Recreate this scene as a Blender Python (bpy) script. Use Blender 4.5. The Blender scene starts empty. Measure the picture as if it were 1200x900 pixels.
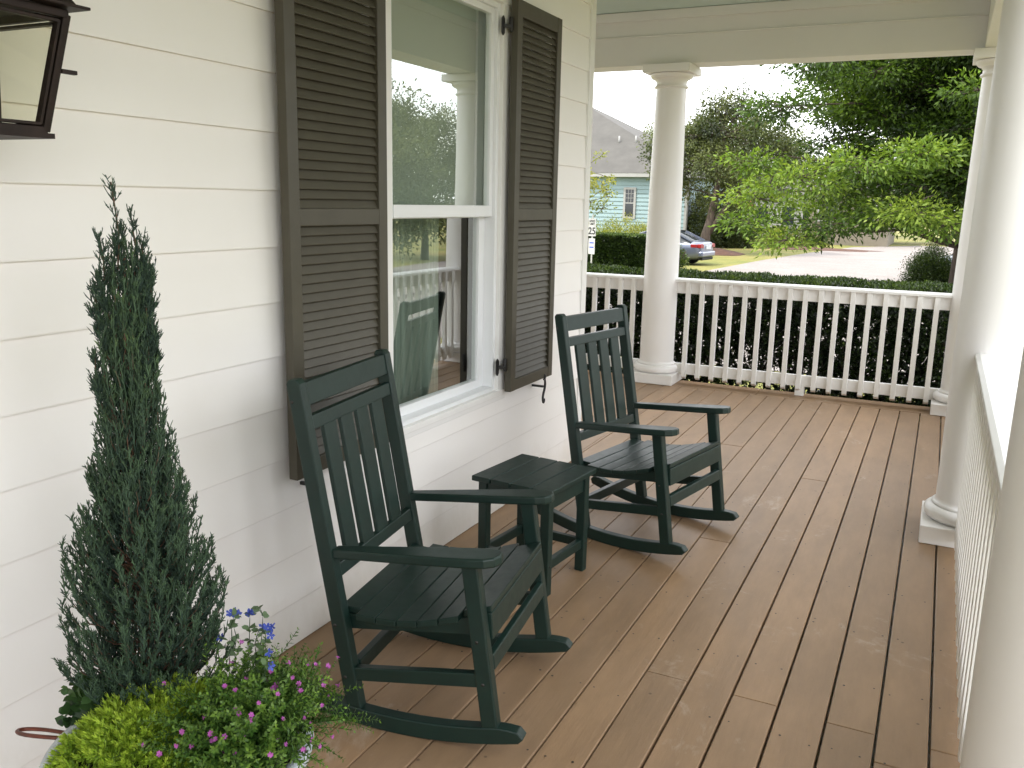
import bpy, bmesh, math, random
import numpy as np
from mathutils import Vector, Matrix
R = math.radians
PI = math.pi
rnd = random.Random(7)
rng = np.random.default_rng(11)
scene = bpy.context.scene
col = scene.collection

# ------------------------------------------------------------------ helpers
class MB:
    """collects boxes, bars, prisms and tubes and links them as ONE mesh object"""
    def __init__(s): s.v = []; s.f = []; s.mi = []; s.sm = []; s.cur = 0; s.smooth = False
    def add(s, vs, fs):
        n = len(s.v); s.v += [tuple(v) for v in vs]
        for f in fs:
            s.f.append([i + n for i in f]); s.mi.append(s.cur); s.sm.append(s.smooth)
        return s
    def box(s, x0, x1, y0, y1, z0, z1, M=None):
        vs = [(x, y, z) for x in (x0, x1) for y in (y0, y1) for z in (z0, z1)]
        if M is not None: vs = [M @ Vector(v) for v in vs]
        return s.add(vs, [(0, 1, 3, 2), (4, 6, 7, 5), (0, 4, 5, 1), (2, 3, 7, 6), (0, 2, 6, 4), (1, 5, 7, 3)])
    def bar(s, a, b, w, h, up=(0, 0, 1)):
        a = Vector(a); b = Vector(b); d = (b - a); L = d.length; d.normalize()
        u = Vector(up); r = d.cross(u).normalized(); u = r.cross(d)
        vs = []
        for p in (a, b):
            for i, j in ((-1, -1), (1, -1), (1, 1), (-1, 1)):
                vs.append(p + r * (i * w / 2) + u * (j * h / 2))
        return s.add(vs, [(3, 2, 1, 0), (4, 5, 6, 7), (0, 1, 5, 4), (1, 2, 6, 5), (2, 3, 7, 6), (3, 0, 4, 7)])
    def prism(s, pts, a0, a1, axis='y', M=None):
        """pts: 2D polygon; axis y -> (x,z), axis x -> (y,z), axis z -> (x,y)"""
        def mk(p, a):
            if axis == 'y': v = (p[0], a, p[1])
            elif axis == 'x': v = (a, p[0], p[1])
            else: v = (p[0], p[1], a)
            return (M @ Vector(v)) if M is not None else v
        n = len(pts)
        vs = [mk(p, a0) for p in pts] + [mk(p, a1) for p in pts]
        fs = [tuple(range(n)), tuple(range(2 * n - 1, n - 1, -1))]
        fs += [(i, i + n, (i + 1) % n + n, (i + 1) % n) for i in range(n)]
        return s.add(vs, fs)
    def tube(s, pts, rad, n=8, cap=True):
        pts = [Vector(p) for p in pts]
        if not isinstance(rad, (list, tuple)): rad = [rad] * len(pts)
        d0 = (pts[1] - pts[0]).normalized()
        ref = Vector((0, 0, 1)) if abs(d0.z) < .9 else Vector((1, 0, 0))
        u = d0.cross(ref).normalized()
        vs = []
        for i, p in enumerate(pts):
            d = (pts[min(i + 1, len(pts) - 1)] - pts[max(i - 1, 0)])
            d = d.normalized() if d.length > 1e-9 else d0
            u = (u - d * u.dot(d)).normalized(); w = d.cross(u)
            for k in range(n):
                a = 2 * PI * k / n
                vs.append(p + (u * math.cos(a) + w * math.sin(a)) * rad[i])
        fs = []
        for i in range(len(pts) - 1):
            for k in range(n):
                fs.append((i * n + k, i * n + (k + 1) % n, (i + 1) * n + (k + 1) % n, (i + 1) * n + k))
        if cap:
            fs.append(tuple(range(n - 1, -1, -1))); m = (len(pts) - 1) * n; fs.append(tuple(range(m, m + n)))
        sm = s.smooth; s.smooth = True; s.add(vs, fs); s.smooth = sm
        return s
    def lathe(s, prof, cx, cy, n=48, z0=0):
        vs = []; fs = []
        for r, z in prof:
            for k in range(n):
                a = 2 * PI * k / n
                vs.append((cx + r * math.cos(a), cy + r * math.sin(a), z0 + z))
        for i in range(len(prof) - 1):
            for k in range(n):
                fs.append((i * n + k, i * n + (k + 1) % n, (i + 1) * n + (k + 1) % n, (i + 1) * n + k))
        sm = s.smooth; s.smooth = True; s.add(vs, fs); s.smooth = sm
        return s
    def build(s, name, mats, parent=None, bevel=0, seg=2, loc=None):
        me = bpy.data.meshes.new(name)
        me.from_pydata(s.v, [], s.f)
        if not isinstance(mats, (list, tuple)): mats = [mats]
        for m in mats: me.materials.append(m)
        me.polygons.foreach_set('material_index', s.mi)
        me.polygons.foreach_set('use_smooth', s.sm)
        me.update()
        bm = bmesh.new(); bm.from_mesh(me); bmesh.ops.recalc_face_normals(bm, faces=bm.faces); bm.to_mesh(me); bm.free()
        o = bpy.data.objects.new(name, me); col.objects.link(o)
        if parent: o.parent = parent
        if loc: o.location = loc
        if bevel:
            b = o.modifiers.new('bevel', 'BEVEL'); b.width = bevel; b.segments = seg; b.limit_method = 'ANGLE'; b.angle_limit = R(40)
            b.harden_normals = False
        return o

def npmesh(name, V, F, mat, parent=None, tint=None, smooth=False):
    """V (n,3), F (m,k) arrays"""
    me = bpy.data.meshes.new(name)
    k = F.shape[1]
    me.vertices.add(len(V)); me.vertices.foreach_set('co', V.astype(np.float32).ravel())
    me.loops.add(F.size); me.loops.foreach_set('vertex_index', F.astype(np.int32).ravel())
    me.polygons.add(len(F)); me.polygons.foreach_set('loop_start', np.arange(0, F.size, k, dtype=np.int32))
    if smooth: me.polygons.foreach_set('use_smooth', np.ones(len(F), dtype=bool))
    me.update(calc_edges=True)
    if tint is not None:
        a = me.attributes.new('tint', 'FLOAT', 'POINT'); a.data.foreach_set('value', tint.astype(np.float32))
    me.materials.append(mat)
    o = bpy.data.objects.new(name, me); col.objects.link(o)
    if parent: o.parent = parent
    return o

def tag(o, label=None, cat=None, group=None, kind=None):
    if label: o['label'] = label
    if cat: o['category'] = cat
    if group: o['group'] = group
    if kind: o['kind'] = kind
    return o
def thing(name, label, cat, loc=(0, 0, 0), rz=0, group=None):
    o = bpy.data.objects.new(name, None); col.objects.link(o)
    o.location = loc; o.rotation_euler = (0, 0, rz); o.empty_display_size = .1
    return tag(o, label, cat, group)
def struct(o): o['kind'] = 'structure'; return o
def copy_tree(o, parent=None):
    c = o.copy(); col.objects.link(c)
    if parent: c.parent = parent
    for ch in [k for k in bpy.data.objects if k.parent == o and k != c]:
        copy_tree(ch, c)
    return c

# ------------------------------------------------------------------ materials
def newmat(name):
    m = bpy.data.materials.new(name); m.use_nodes = True
    nt = m.node_tree; b = nt.nodes['Principled BSDF']
    return m, nt, b
def N(nt, t, **kw):
    n = nt.nodes.new(t)
    for k, v in kw.items(): setattr(n, k, v)
    return n
def ramp(nt, fac, stops):
    r = N(nt, 'ShaderNodeValToRGB')
    el = r.color_ramp.elements
    while len(el) < len(stops): el.new(.5)
    for e, (p, c) in zip(el, stops): e.position = p; e.color = (c[0], c[1], c[2], 1)
    nt.links.new(fac, r.inputs['Fac']); return r
def noise(nt, scale, detail=4, rough=.55, vec=None, coord='Object', stretch=None):
    tc = N(nt, 'ShaderNodeTexCoord')
    src = tc.outputs[coord] if vec is None else vec
    if stretch:
        mp = N(nt, 'ShaderNodeMapping'); mp.inputs['Scale'].default_value = stretch
        nt.links.new(src, mp.inputs['Vector']); src = mp.outputs['Vector']
    n = N(nt, 'ShaderNodeTexNoise'); n.inputs['Scale'].default_value = scale
    n.inputs['Detail'].default_value = detail; n.inputs['Roughness'].default_value = rough
    nt.links.new(src, n.inputs['Vector']); return n
def bump(nt, b, h, strength, dist):
    bp = N(nt, 'ShaderNodeBump'); bp.inputs['Strength'].default_value = strength; bp.inputs['Distance'].default_value = dist
    nt.links.new(h, bp.inputs['Height']); nt.links.new(bp.outputs['Normal'], b.inputs['Normal'])
def simple(name, c1, c2=None, rough=.5, scale=8, bscale=None, bstr=.15, bdist=.001, metal=0, spec=.5, stretch=None, r2=None):
    m, nt, b = newmat(name)
    c2 = c2 or tuple(x * .85 for x in c1)
    n = noise(nt, scale, 5, .6, stretch=stretch)
    r = ramp(nt, n.outputs['Fac'], [(.3, c2), (.7, c1)])
    nt.links.new(r.outputs['Color'], b.inputs['Base Color'])
    b.inputs['Roughness'].default_value = rough; b.inputs['Metallic'].default_value = metal
    b.inputs['Specular IOR Level'].default_value = spec
    if r2 is not None:
        mr = N(nt, 'ShaderNodeMapRange'); mr.inputs['To Min'].default_value = rough; mr.inputs['To Max'].default_value = r2
        n3 = noise(nt, scale * 2.3, 3); nt.links.new(n3.outputs['Fac'], mr.inputs['Value']); nt.links.new(mr.outputs['Result'], b.inputs['Roughness'])
    if bscale:
        n2 = noise(nt, bscale, 3, .6, stretch=stretch); bump(nt, b, n2.outputs['Fac'], bstr, bdist)
    return m
def leafmat(name, stops, rough=.5, trans=.35, var=.12, spec=.35):
    """tint attribute (0..1) runs a colour ramp; a share of the light passes through"""
    m, nt, b = newmat(name)
    at = N(nt, 'ShaderNodeAttribute', attribute_name='tint')
    r = ramp(nt, at.outputs['Fac'], stops)
    geo = N(nt, 'ShaderNodeNewGeometry')
    hs = N(nt, 'ShaderNodeHueSaturation')
    mr = N(nt, 'ShaderNodeMapRange'); mr.inputs['To Min'].default_value = 1 - var * 2; mr.inputs['To Max'].default_value = 1 + var * 2
    nt.links.new(geo.outputs['Random Per Island'], mr.inputs['Value']); nt.links.new(mr.outputs['Result'], hs.inputs['Value'])
    nt.links.new(r.outputs['Color'], hs.inputs['Color'])
    nt.links.new(hs.outputs['Color'], b.inputs['Base Color'])
    b.inputs['Roughness'].default_value = rough; b.inputs['Specular IOR Level'].default_value = spec
    t = N(nt, 'ShaderNodeBsdfTranslucent')
    mc = N(nt, 'ShaderNodeMix', data_type='RGBA', blend_type='MULTIPLY'); mc.inputs[0].default_value = 1
    nt.links.new(hs.outputs['Color'], mc.inputs[6]); mc.inputs[7].default_value = (1.25, 1.3, .55, 1)
    nt.links.new(mc.outputs[2], t.inputs['Color'])
    mx = N(nt, 'ShaderNodeMixShader'); mx.inputs['Fac'].default_value = trans
    nt.links.new(b.outputs['BSDF'], mx.inputs[1]); nt.links.new(t.outputs['BSDF'], mx.inputs[2])
    nt.links.new(mx.outputs['Shader'], nt.nodes['Material Output'].inputs['Surface'])
    return m

M = {}
M['siding'] = simple('siding_paint', (.86, .838, .808), (.84, .815, .783), .55, 3, 60, .08, .0015)
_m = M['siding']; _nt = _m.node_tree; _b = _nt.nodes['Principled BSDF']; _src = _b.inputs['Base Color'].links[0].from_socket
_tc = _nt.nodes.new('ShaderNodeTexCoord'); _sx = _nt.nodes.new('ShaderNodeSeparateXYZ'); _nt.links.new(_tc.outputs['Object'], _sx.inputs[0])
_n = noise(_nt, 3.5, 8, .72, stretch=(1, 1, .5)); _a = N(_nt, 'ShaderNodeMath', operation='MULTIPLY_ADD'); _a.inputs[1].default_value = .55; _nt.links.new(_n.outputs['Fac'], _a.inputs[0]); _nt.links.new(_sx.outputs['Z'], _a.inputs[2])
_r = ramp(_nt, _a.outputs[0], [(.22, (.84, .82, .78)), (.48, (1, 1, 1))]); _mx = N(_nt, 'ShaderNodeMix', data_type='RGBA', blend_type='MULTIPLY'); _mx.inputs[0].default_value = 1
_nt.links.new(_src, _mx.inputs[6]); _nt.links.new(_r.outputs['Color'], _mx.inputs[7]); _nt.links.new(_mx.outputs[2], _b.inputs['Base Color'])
M['white_trim'] = simple('white_trim_paint', (.82, .81, .785), (.78, .77, .745), .38, 5, 45, .06, .001, r2=.5)
M['vinyl'] = simple('white_vinyl', (.80, .81, .82), (.77, .78, .79), .3, 4)
M['column'] = simple('column_paint', (.825, .81, .795), (.795, .778, .762), .32, 2.2, 30, .05, .001, r2=.45)
M['ceiling'] = simple('haint_blue_ceiling', (.56, .67, .64), (.53, .64, .61), .5, 3)
M['beam'] = simple('beam_paint', (.745, .735, .72), (.72, .71, .695), .5, 2)
M['green'] = simple('green_poly_lumber', (.0062, .0235, .0178), (.0045, .0175, .0135), .34, 14, 260, .25, .0006, spec=.45, r2=.50)
M['shutter'] = simple('olive_shutter_paint', (.068, .060, .040), (.058, .051, .034), .42, 9, 120, .08, .0008, r2=.55)
M['iron'] = simple('black_iron', (.012, .012, .013), (.02, .018, .017), .5, 60, 200, .3, .0008)
M['bronze'] = simple('aged_bronze', (.035, .022, .017), (.018, .013, .011), .5, 25, 140, .3, .0008, metal=.6, r2=.65)
M['screw'] = simple('dark_screw', (.02, .018, .016), None, .5, 40)
M['dark'] = simple('dark_room', (.05, .045, .04), None, .9, 2)
M['shade'] = simple('window_shade', (.40, .44, .38), (.37, .41, .35), .9, 3)
M['bark'] = simple('bark', (.10, .075, .055), (.045, .034, .026), .9, 12, 30, .6, .02, stretch=(1, 1, .25))
M['twig'] = simple('cypress_bark', (.16, .085, .05), (.08, .045, .03), .85, 60, 200, .4, .001)
M['soil'] = simple('potting_soil', (.035, .024, .017), (.015, .011, .008), .95, 60, 120, .8, .006)
M['pot'] = simple('pot_glaze', (.56, .60, .64), (.50, .54, .58), .35, 5, 40, .08, .001)
M['copper'] = simple('copper_tube', (.22, .06, .035), (.05, .03, .025), .4, 20, metal=.5)
M['mulch'] = simple('mulch_mat', (.11, .048, .028), (.045, .022, .015), .95, 6, 25, .6, .02)
M['roofing'] = simple('shingles', (.092, .088, .080), (.070, .067, .061), .9, 1.2, 20, .3, .01)
M['blue_siding'] = simple('blue_siding', (.225, .32, .335), (.21, .30, .315), .6, 1.5)
M['white_far'] = simple('white_far_paint', (.32, .32, .31), None, .5, 3)
M['tan_far'] = simple('tan_wall_paint', (.19, .165, .125), None, .8, 3)
M['red_cloth'] = simple('red_cloth', (.30, .045, .035), None, .8, 3)
M['rubber'] = simple('tyre_rubber', (.015, .015, .016), None, .8, 20)
M['alloy'] = simple('wheel_alloy', (.35, .35, .36), None, .35, 20, metal=.8)
M['carglass'] = simple('car_glass', (.02, .025, .03), None, .08, 2)
M['chrome'] = simple('bright_trim', (.6, .6, .62), None, .2, 5, metal=.9)
M['plate'] = simple('plate_white', (.6, .62, .64), (.4, .45, .5), .4, 12)
M['sign'] = simple('sign_white', (.45, .45, .45), None, .4, 3)
M['black'] = simple('sign_black', (.02, .02, .02), None, .5, 3)
M['blue_ink'] = simple('sign_blue', (.05, .09, .4), None, .5, 3)
M['post'] = simple('grey_steel', (.45, .45, .44), None, .5, 8, metal=.4)
# car paint
m, nt, b = newmat('grey_blue_car_paint'); b.inputs['Base Color'].default_value = (.14, .16, .22, 1); b.inputs['Metallic'].default_value = .55
b.inputs['Roughness'].default_value = .28; b.inputs['Coat Weight'].default_value = .7
n = noise(nt, 900, 2); r = ramp(nt, n.outputs['Fac'], [(.3, (.12, .14, .2)), (.7, (.17, .19, .25))]); nt.links.new(r.outputs['Color'], b.inputs['Base Color']); M['car'] = m
m, nt, b = newmat('tail_lens'); n = noise(nt, 30, 2); r = ramp(nt, n.outputs['Fac'], [(.3, (.20, .012, .014)), (.7, (.28, .025, .025))])
nt.links.new(r.outputs['Color'], b.inputs['Base Color']); b.inputs['Roughness'].default_value = .12; M['tail'] = m
# window glass: real fresnel mix of clear and mirror
def glassmat(name, base=.03, tintc=(.9, .95, .92), mul=1.0, rough=0.0):
    m, nt, b = newmat(name); nt.nodes.remove(b)
    lw = N(nt, 'ShaderNodeLayerWeight'); lw.inputs['Blend'].default_value = .5
    pw = N(nt, 'ShaderNodeMath', operation='POWER'); pw.inputs[1].default_value = 3.2; nt.links.new(lw.outputs['Facing'], pw.inputs[0])
    ad = N(nt, 'ShaderNodeMath', operation='MULTIPLY_ADD'); ad.inputs[1].default_value = mul; ad.inputs[2].default_value = base; ad.use_clamp = True
    nt.links.new(pw.outputs[0], ad.inputs[0])
    tr = N(nt, 'ShaderNodeBsdfTransparent'); tr.inputs['Color'].default_value = (*tintc, 1)
    gl = N(nt, 'ShaderNodeBsdfGlossy'); gl.inputs['Roughness'].default_value = rough; gl.inputs['Color'].default_value = (.95, .97, .96, 1)
    n = noise(nt, 1.2, 2, .5); bp = N(nt, 'ShaderNodeBump'); bp.inputs['Strength'].default_value = .04; bp.inputs['Distance'].default_value = .01
    nt.links.new(n.outputs['Fac'], bp.inputs['Height']); nt.links.new(bp.outputs['Normal'], gl.inputs['Normal'])
    mx = N(nt, 'ShaderNodeMixShader'); nt.links.new(ad.outputs[0], mx.inputs['Fac'])
    nt.links.new(tr.outputs[0], mx.inputs[1]); nt.links.new(gl.outputs[0], mx.inputs[2])
    nt.links.new(mx.outputs[0], nt.nodes['Material Output'].inputs['Surface']); return m
M['glass'] = glassmat('window_glass', .26, mul=.8)
M['lampglass'] = glassmat('seeded_lamp_glass', .03, (.94, .94, .86), .3, .12)
# curtain
m, nt, b = newmat('sheer_curtain'); b.inputs['Base Color'].default_value = (.20, .24, .20, 1); b.inputs['Roughness'].default_value = .9
n = noise(nt, 40, 3, stretch=(1, 1, .1)); r = ramp(nt, n.outputs['Fac'], [(.3, (.24, .29, .24)), (.7, (.32, .38, .32))]); nt.links.new(r.outputs['Color'], b.inputs['Base Color']); M['curtain'] = m

# deck boards: paint worn differently board by board, scuffs, dirt
def deckmat():
    m, nt, b = newmat('painted_deck_boards')
    geo = N(nt, 'ShaderNodeNewGeometry')
    n1 = noise(nt, 1.3, 6, .65, stretch=(1, .35, 1))
    n2 = noise(nt, 9, 6, .7, stretch=(1, .25, 1))
    a = ramp(nt, n1.outputs['Fac'], [(.28, (.262, .166, .092)), (.5, (.305, .198, .114)), (.75, (.34, .226, .136))])
    bb = ramp(nt, geo.outputs['Random Per Island'], [(0, (.86, .86, .86)), (1, (1.12, 1.10, 1.08))])
    mu = N(nt, 'ShaderNodeMix', data_type='RGBA', blend_type='MULTIPLY'); mu.inputs[0].default_value = 1
    nt.links.new(a.outputs['Color'], mu.inputs[6]); nt.links.new(bb.outputs['Color'], mu.inputs[7])
    c = ramp(nt, n2.outputs['Fac'], [(.35, (.86, .86, .86)), (.65, (1.08, 1.07, 1.06))])
    mu2 = N(nt, 'ShaderNodeMix', data_type='RGBA', blend_type='MULTIPLY'); mu2.inputs[0].default_value = 1
    nt.links.new(mu.outputs[2], mu2.inputs[6]); nt.links.new(c.outputs['Color'], mu2.inputs[7])
    # pale scuffs
    n3 = noise(nt, 2.2, 9, .78, stretch=(1.2, .8, 1)); n3.inputs['Distortion'].default_value = .6
    s = ramp(nt, n3.outputs['Fac'], [(.58, (0, 0, 0)), (.68, (1, 1, 1))])
    n4 = noise(nt, 30, 4, .7)
    s2 = N(nt, 'ShaderNodeMath', operation='MULTIPLY'); nt.links.new(s.outputs['Color'], s2.inputs[0]); nt.links.new(n4.outputs['Fac'], s2.inputs[1])
    s3 = N(nt, 'ShaderNodeMath', operation='MULTIPLY'); s3.inputs[1].default_value = 1.0; nt.links.new(s2.outputs[0], s3.inputs[0])
    mx = N(nt, 'ShaderNodeMix', data_type='RGBA'); nt.links.new(s3.outputs[0], mx.inputs[0]); nt.links.new(mu2.outputs[2], mx.inputs[6]); mx.inputs[7].default_value = (.50, .41, .33, 1)
    # dark specks
    vo = N(nt, 'ShaderNodeTexVoronoi'); vo.inputs['Scale'].default_value = 9; vo.inputs['Randomness'].default_value = 1
    tc = N(nt, 'ShaderNodeTexCoord'); nt.links.new(tc.outputs['Object'], vo.inputs['Vector'])
    dk = ramp(nt, vo.outputs['Distance'], [(.03, (.45, .45, .45)), (.06, (1, 1, 1))])
    mu3 = N(nt, 'ShaderNodeMix', data_type='RGBA', blend_type='MULTIPLY'); mu3.inputs[0].default_value = 1
    nt.links.new(mx.outputs[2], mu3.inputs[6]); nt.links.new(dk.outputs['Color'], mu3.inputs[7])
    nt.links.new(mu3.outputs[2], b.inputs['Base Color'])
    rr = N(nt, 'ShaderNodeMapRange'); rr.inputs['To Min'].default_value = .36; rr.inputs['To Max'].default_value = .66
    nt.links.new(n1.outputs['Fac'], rr.inputs['Value']); nt.links.new(rr.outputs['Result'], b.inputs['Roughness'])
    n5 = noise(nt, 22, 6, .65, stretch=(2.5, .15, 1)); bump(nt, b, n5.outputs['Fac'], .45, .003)
    return m
M['deck'] = deckmat()
# ground
def groundmat(name, stops, scale, bscale, rough=.95, dist=.02):
    m, nt, b = newmat(name); n = noise(nt, scale, 8, .68); r = ramp(nt, n.outputs['Fac'], stops)
    n2 = noise(nt, bscale, 5, .7); r2 = ramp(nt, n2.outputs['Fac'], [(.3, (.72, .72, .72)), (.7, (1.2, 1.2, 1.2))])
    mu = N(nt, 'ShaderNodeMix', data_type='RGBA', blend_type='MULTIPLY'); mu.inputs[0].default_value = 1
    nt.links.new(r.outputs['Color'], mu.inputs[6]); nt.links.new(r2.outputs['Color'], mu.inputs[7]); nt.links.new(mu.outputs[2], b.inputs['Base Color'])
    b.inputs['Roughness'].default_value = rough; bump(nt, b, n2.outputs['Fac'], .5, dist); return m
M['lawn'] = groundmat('lawn_ground', [(.3, (.095, .12, .018)), (.5, (.18, .17, .036)), (.7, (.27, .215, .07))], .35, 14)
M['road'] = groundmat('pale_gravel_road', [(.3, (.205, .182, .168)), (.7, (.255, .23, .214))], .8, 9, dist=.015)
M['asphalt'] = groundmat('asphalt_ground', [(.3, (.05, .048, .05)), (.7, (.075, .07, .07))], .8, 30, dist=.01)
M['concrete'] = groundmat('pale_concrete', [(.3, (.24, .22, .2)), (.7, (.3, .27, .25))], .8, 20, dist=.005)
# leaves
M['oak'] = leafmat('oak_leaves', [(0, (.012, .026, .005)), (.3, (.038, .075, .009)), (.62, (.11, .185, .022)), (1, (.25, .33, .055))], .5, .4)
M['liveoak'] = leafmat('small_oak_leaves', [(0, (.012, .020, .008)), (.5, (.050, .068, .020)), (1, (.14, .16, .055))], .5, .25)
M['hedge'] = leafmat('hedge_leaves', [(0, (.006, .012, .003)), (.45, (.018, .036, .008)), (.8, (.06, .10, .018)), (1, (.12, .17, .03))], .38, .2)
M['ybush'] = leafmat('yellow_bush_leaves', [(0, (.04, .06, .010)), (.5, (.14, .165, .028)), (1, (.28, .28, .055))], .55, .35)
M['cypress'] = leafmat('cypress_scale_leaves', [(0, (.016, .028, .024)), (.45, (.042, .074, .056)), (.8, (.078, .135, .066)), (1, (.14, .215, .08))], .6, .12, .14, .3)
M['sedum'] = leafmat('sedum_leaves', [(0, (.07, .14, .012)), (.5, (.24, .38, .035)), (1, (.52, .64, .09))], .45, .3)
M['cuphea'] = leafmat('heather_leaves', [(0, (.015, .04, .010)), (.5, (.055, .13, .022)), (1, (.20, .32, .05))], .4, .3)
M['mint'] = leafmat('dark_round_leaves', [(0, (.015, .035, .014)), (.5, (.04, .09, .03)), (1, (.09, .17, .05))], .45, .25)
M['lobelia'] = leafmat('grey_green_leaves', [(0, (.03, .06, .03)), (1, (.13, .20, .10))], .5, .2)
def petal(name, c):
    m = simple(name, c, tuple(x * .7 for x in c), .6, 150); return m
M['magenta'] = petal('magenta_petals', (.40, .085, .36))
M['blue_petal'] = petal('blue_petals', (.05, .085, .42))

# ------------------------------------------------------------------ camera
C = Vector((1.89095, 0, 1.52962))
cr = Vector((.89880543, .43787073, .02044553)); cu = Vector((-.10749811, .17496045, .97868943)); cf = Vector((-.4249623, .88184923, -.20432568))
cam = bpy.data.cameras.new('camera'); cam.lens = 30.887; cam.sensor_width = 36; cam.clip_start = .05; cam.clip_end = 800
co = bpy.data.objects.new('camera', cam); col.objects.link(co)
mw = Matrix((( cr.x, cu.x, -cf.x, C.x), (cr.y, cu.y, -cf.y, C.y), (cr.z, cu.z, -cf.z, C.z), (0, 0, 0, 1))); co.matrix_world = mw
scene.camera = co

# ------------------------------------------------------------------ light
SUN_EL, SUN_AZ = R(58), R(222)     # azimuth clockwise from +y: sun behind the camera, over the house
w = bpy.data.worlds.new('World'); scene.world = w; w.use_nodes = True
bg = w.node_tree.nodes['Background']
sky = w.node_tree.nodes.new('ShaderNodeTexSky'); sky.sky_type = 'NISHITA'; sky.sun_disc = False
sky.sun_elevation = SUN_EL; sky.sun_rotation = SUN_AZ; sky.air_density = 1.0; sky.dust_density = 1.5; sky.ozone_density = .6
sky_white = w.node_tree.nodes.new('ShaderNodeMix'); sky_white.data_type = 'RGBA'; sky_white.inputs[0].default_value = .80     # even white added to the sky to brighten the porch
w.node_tree.links.new(sky.outputs['Color'], sky_white.inputs[6]); sky_white.inputs[7].default_value = (28.5, 28.8, 29.6, 1)
w.node_tree.links.new(sky_white.outputs[2], bg.inputs['Color']); bg.inputs['Strength'].default_value = .15
sl = bpy.data.lights.new('sun', 'SUN'); sl.energy = 4.5; sl.angle = R(.5); sl.color = (1, .95, .87)
so = bpy.data.objects.new('sun', sl); col.objects.link(so)
sd = Vector((math.sin(SUN_AZ) * math.cos(SUN_EL), math.cos(SUN_AZ) * math.cos(SUN_EL), math.sin(SUN_EL)))
so.rotation_euler = sd.to_track_quat('Z', 'Y').to_euler()
scene.view_settings.view_transform = 'Standard'; scene.view_settings.look = 'None'; scene.view_settings.exposure = 0
scene.cycles.max_bounces = 10; scene.cycles.diffuse_bounces = 6; scene.cycles.transparent_max_bounces = 12
scene.cycles.use_denoising = True

GZ = -.9
# ------------------------------------------------------------------ ground, road
g = MB(); g.add([(-300, -200, GZ), (300, -200, GZ), (300, 500, GZ), (-300, 500, GZ)], [(0, 1, 2, 3)])
struct(g.build('lawn', M['lawn']))
g = MB(); g.add([(x, y, GZ + .008) for x, y in [(-5.8, 13.4), (14, 13.4), (16, 30), (14, 66), (.4, 66), (-3.2, 59.5), (-4.6, 50), (-5.5, 41), (-5.95, 34), (-6.3, 27), (-6.6, 18)]], [tuple(range(11))])
struct(g.build('gravel_road', M['road']))
g = MB(); g.add([(x, y, GZ + .012) for x, y in [(8, -40), (14, -40), (13.5, -5), (15, 8), (18, 22), (12, 22), (9, 8), (7.5, -5)]], [tuple(range(8))])
struct(g.build('asphalt_road', M['asphalt']))
g = MB(); g.prism([(6.6, -40), (7.4, -40), (6.9, -5), (8.4, 8), (11.2, 21), (10.4, 21), (7.6, 8), (6.1, -5)], GZ, GZ + .1, 'z')
struct(g.build('pavement', M['concrete']))

# ------------------------------------------------------------------ porch floor
P = .1435; XL = 2.0096
fl = MB(); ys = -3.0
joint = {  # board index (to the left of gap k) -> joint y
 5: [2.62], 3: [2.61], 1: [2.59], 0: [2.45], 7: [.4], 6: [3.90], 9: [1.3, 4.9], 11: [2.2], 13: [3.1], 2: [-.6], 4: [5.1], 8: [5.6], -1: [2.59], 10: [.2]}
def brd(x0, x1, y0, y1):
    dz = rnd.uniform(-.0009, .0009); fl.box(x0, x1, y0, y1, -.027 + dz, 0 + dz)
YE = 7.265
for k in range(-2, 46):
    x1 = XL - P * k - (.0036 if k < 6 else .0024); x0 = XL - P * (k + 1) + (.0036 if k < 5 else .0024)
    js = joint.get(k, [rnd.uniform(-1, 6)] if k > 14 else [])
    yy = [ys] + sorted(js) + [YE]
    if x1 < -.02: yy = [4.9] + [j for j in js if j > 5] + [YE]
    elif x0 < .0:
        if x0 < -.02: brd(x0, -.0215, 4.9, YE - .0012)
        x0 = max(x0, -.02)
    for a, b2 in zip(yy[:-1], yy[1:]): brd(x0, x1, a + .0012, b2 - .0012)
# border boards running across under the rail
for i, x in enumerate([-4.6, -1.9, .62, 2.32]):
    if i: fl.box([-4.6, -1.9, .62, 2.32][i - 1] + .002, x - .002, YE + .003, YE + .140, -.027, .0005); fl.box([-4.6, -1.9, .62, 2.32][i - 1] + .002, x - .002, YE + .145, YE + .285, -.027, -.0005)
floor = struct(fl.build('porch_floor', M['deck'], bevel=.0036, seg=2))
# screw heads, two per joist and board, countersunk
sc = MB()
for k in range(-2, 16):
    for yj in np.arange(-1.2, 7.2, .405):
        for dx in (.028, .115):
            x = XL - P * (k + 1) + dx + rnd.uniform(-.006, .006); y = yj + rnd.uniform(-.015, .015)
            if x < .02: continue
            if rnd.random() < .25: continue
            r_ = rnd.uniform(.0028, .0044)
            sc.add([(x + r_ * math.cos(a), y + r_ * math.sin(a), .0013) for a in [2 * PI * q / 6 for q in range(6)]], [tuple(range(6))])
sc.build('screw_heads', M['screw'], floor)['kind'] = 'stuff'
g = MB(); g.box(-4.6, 2.35, YE + .16, YE + .28, -.24, -.03); g.box(2.31, 2.34, -3, YE + .15, -.24, -.03)
g.box(-4.6, 2.30, -3, YE + .1, -.12, -.09)
g.build('skirt_board', M['white_trim'], floor)

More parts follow.
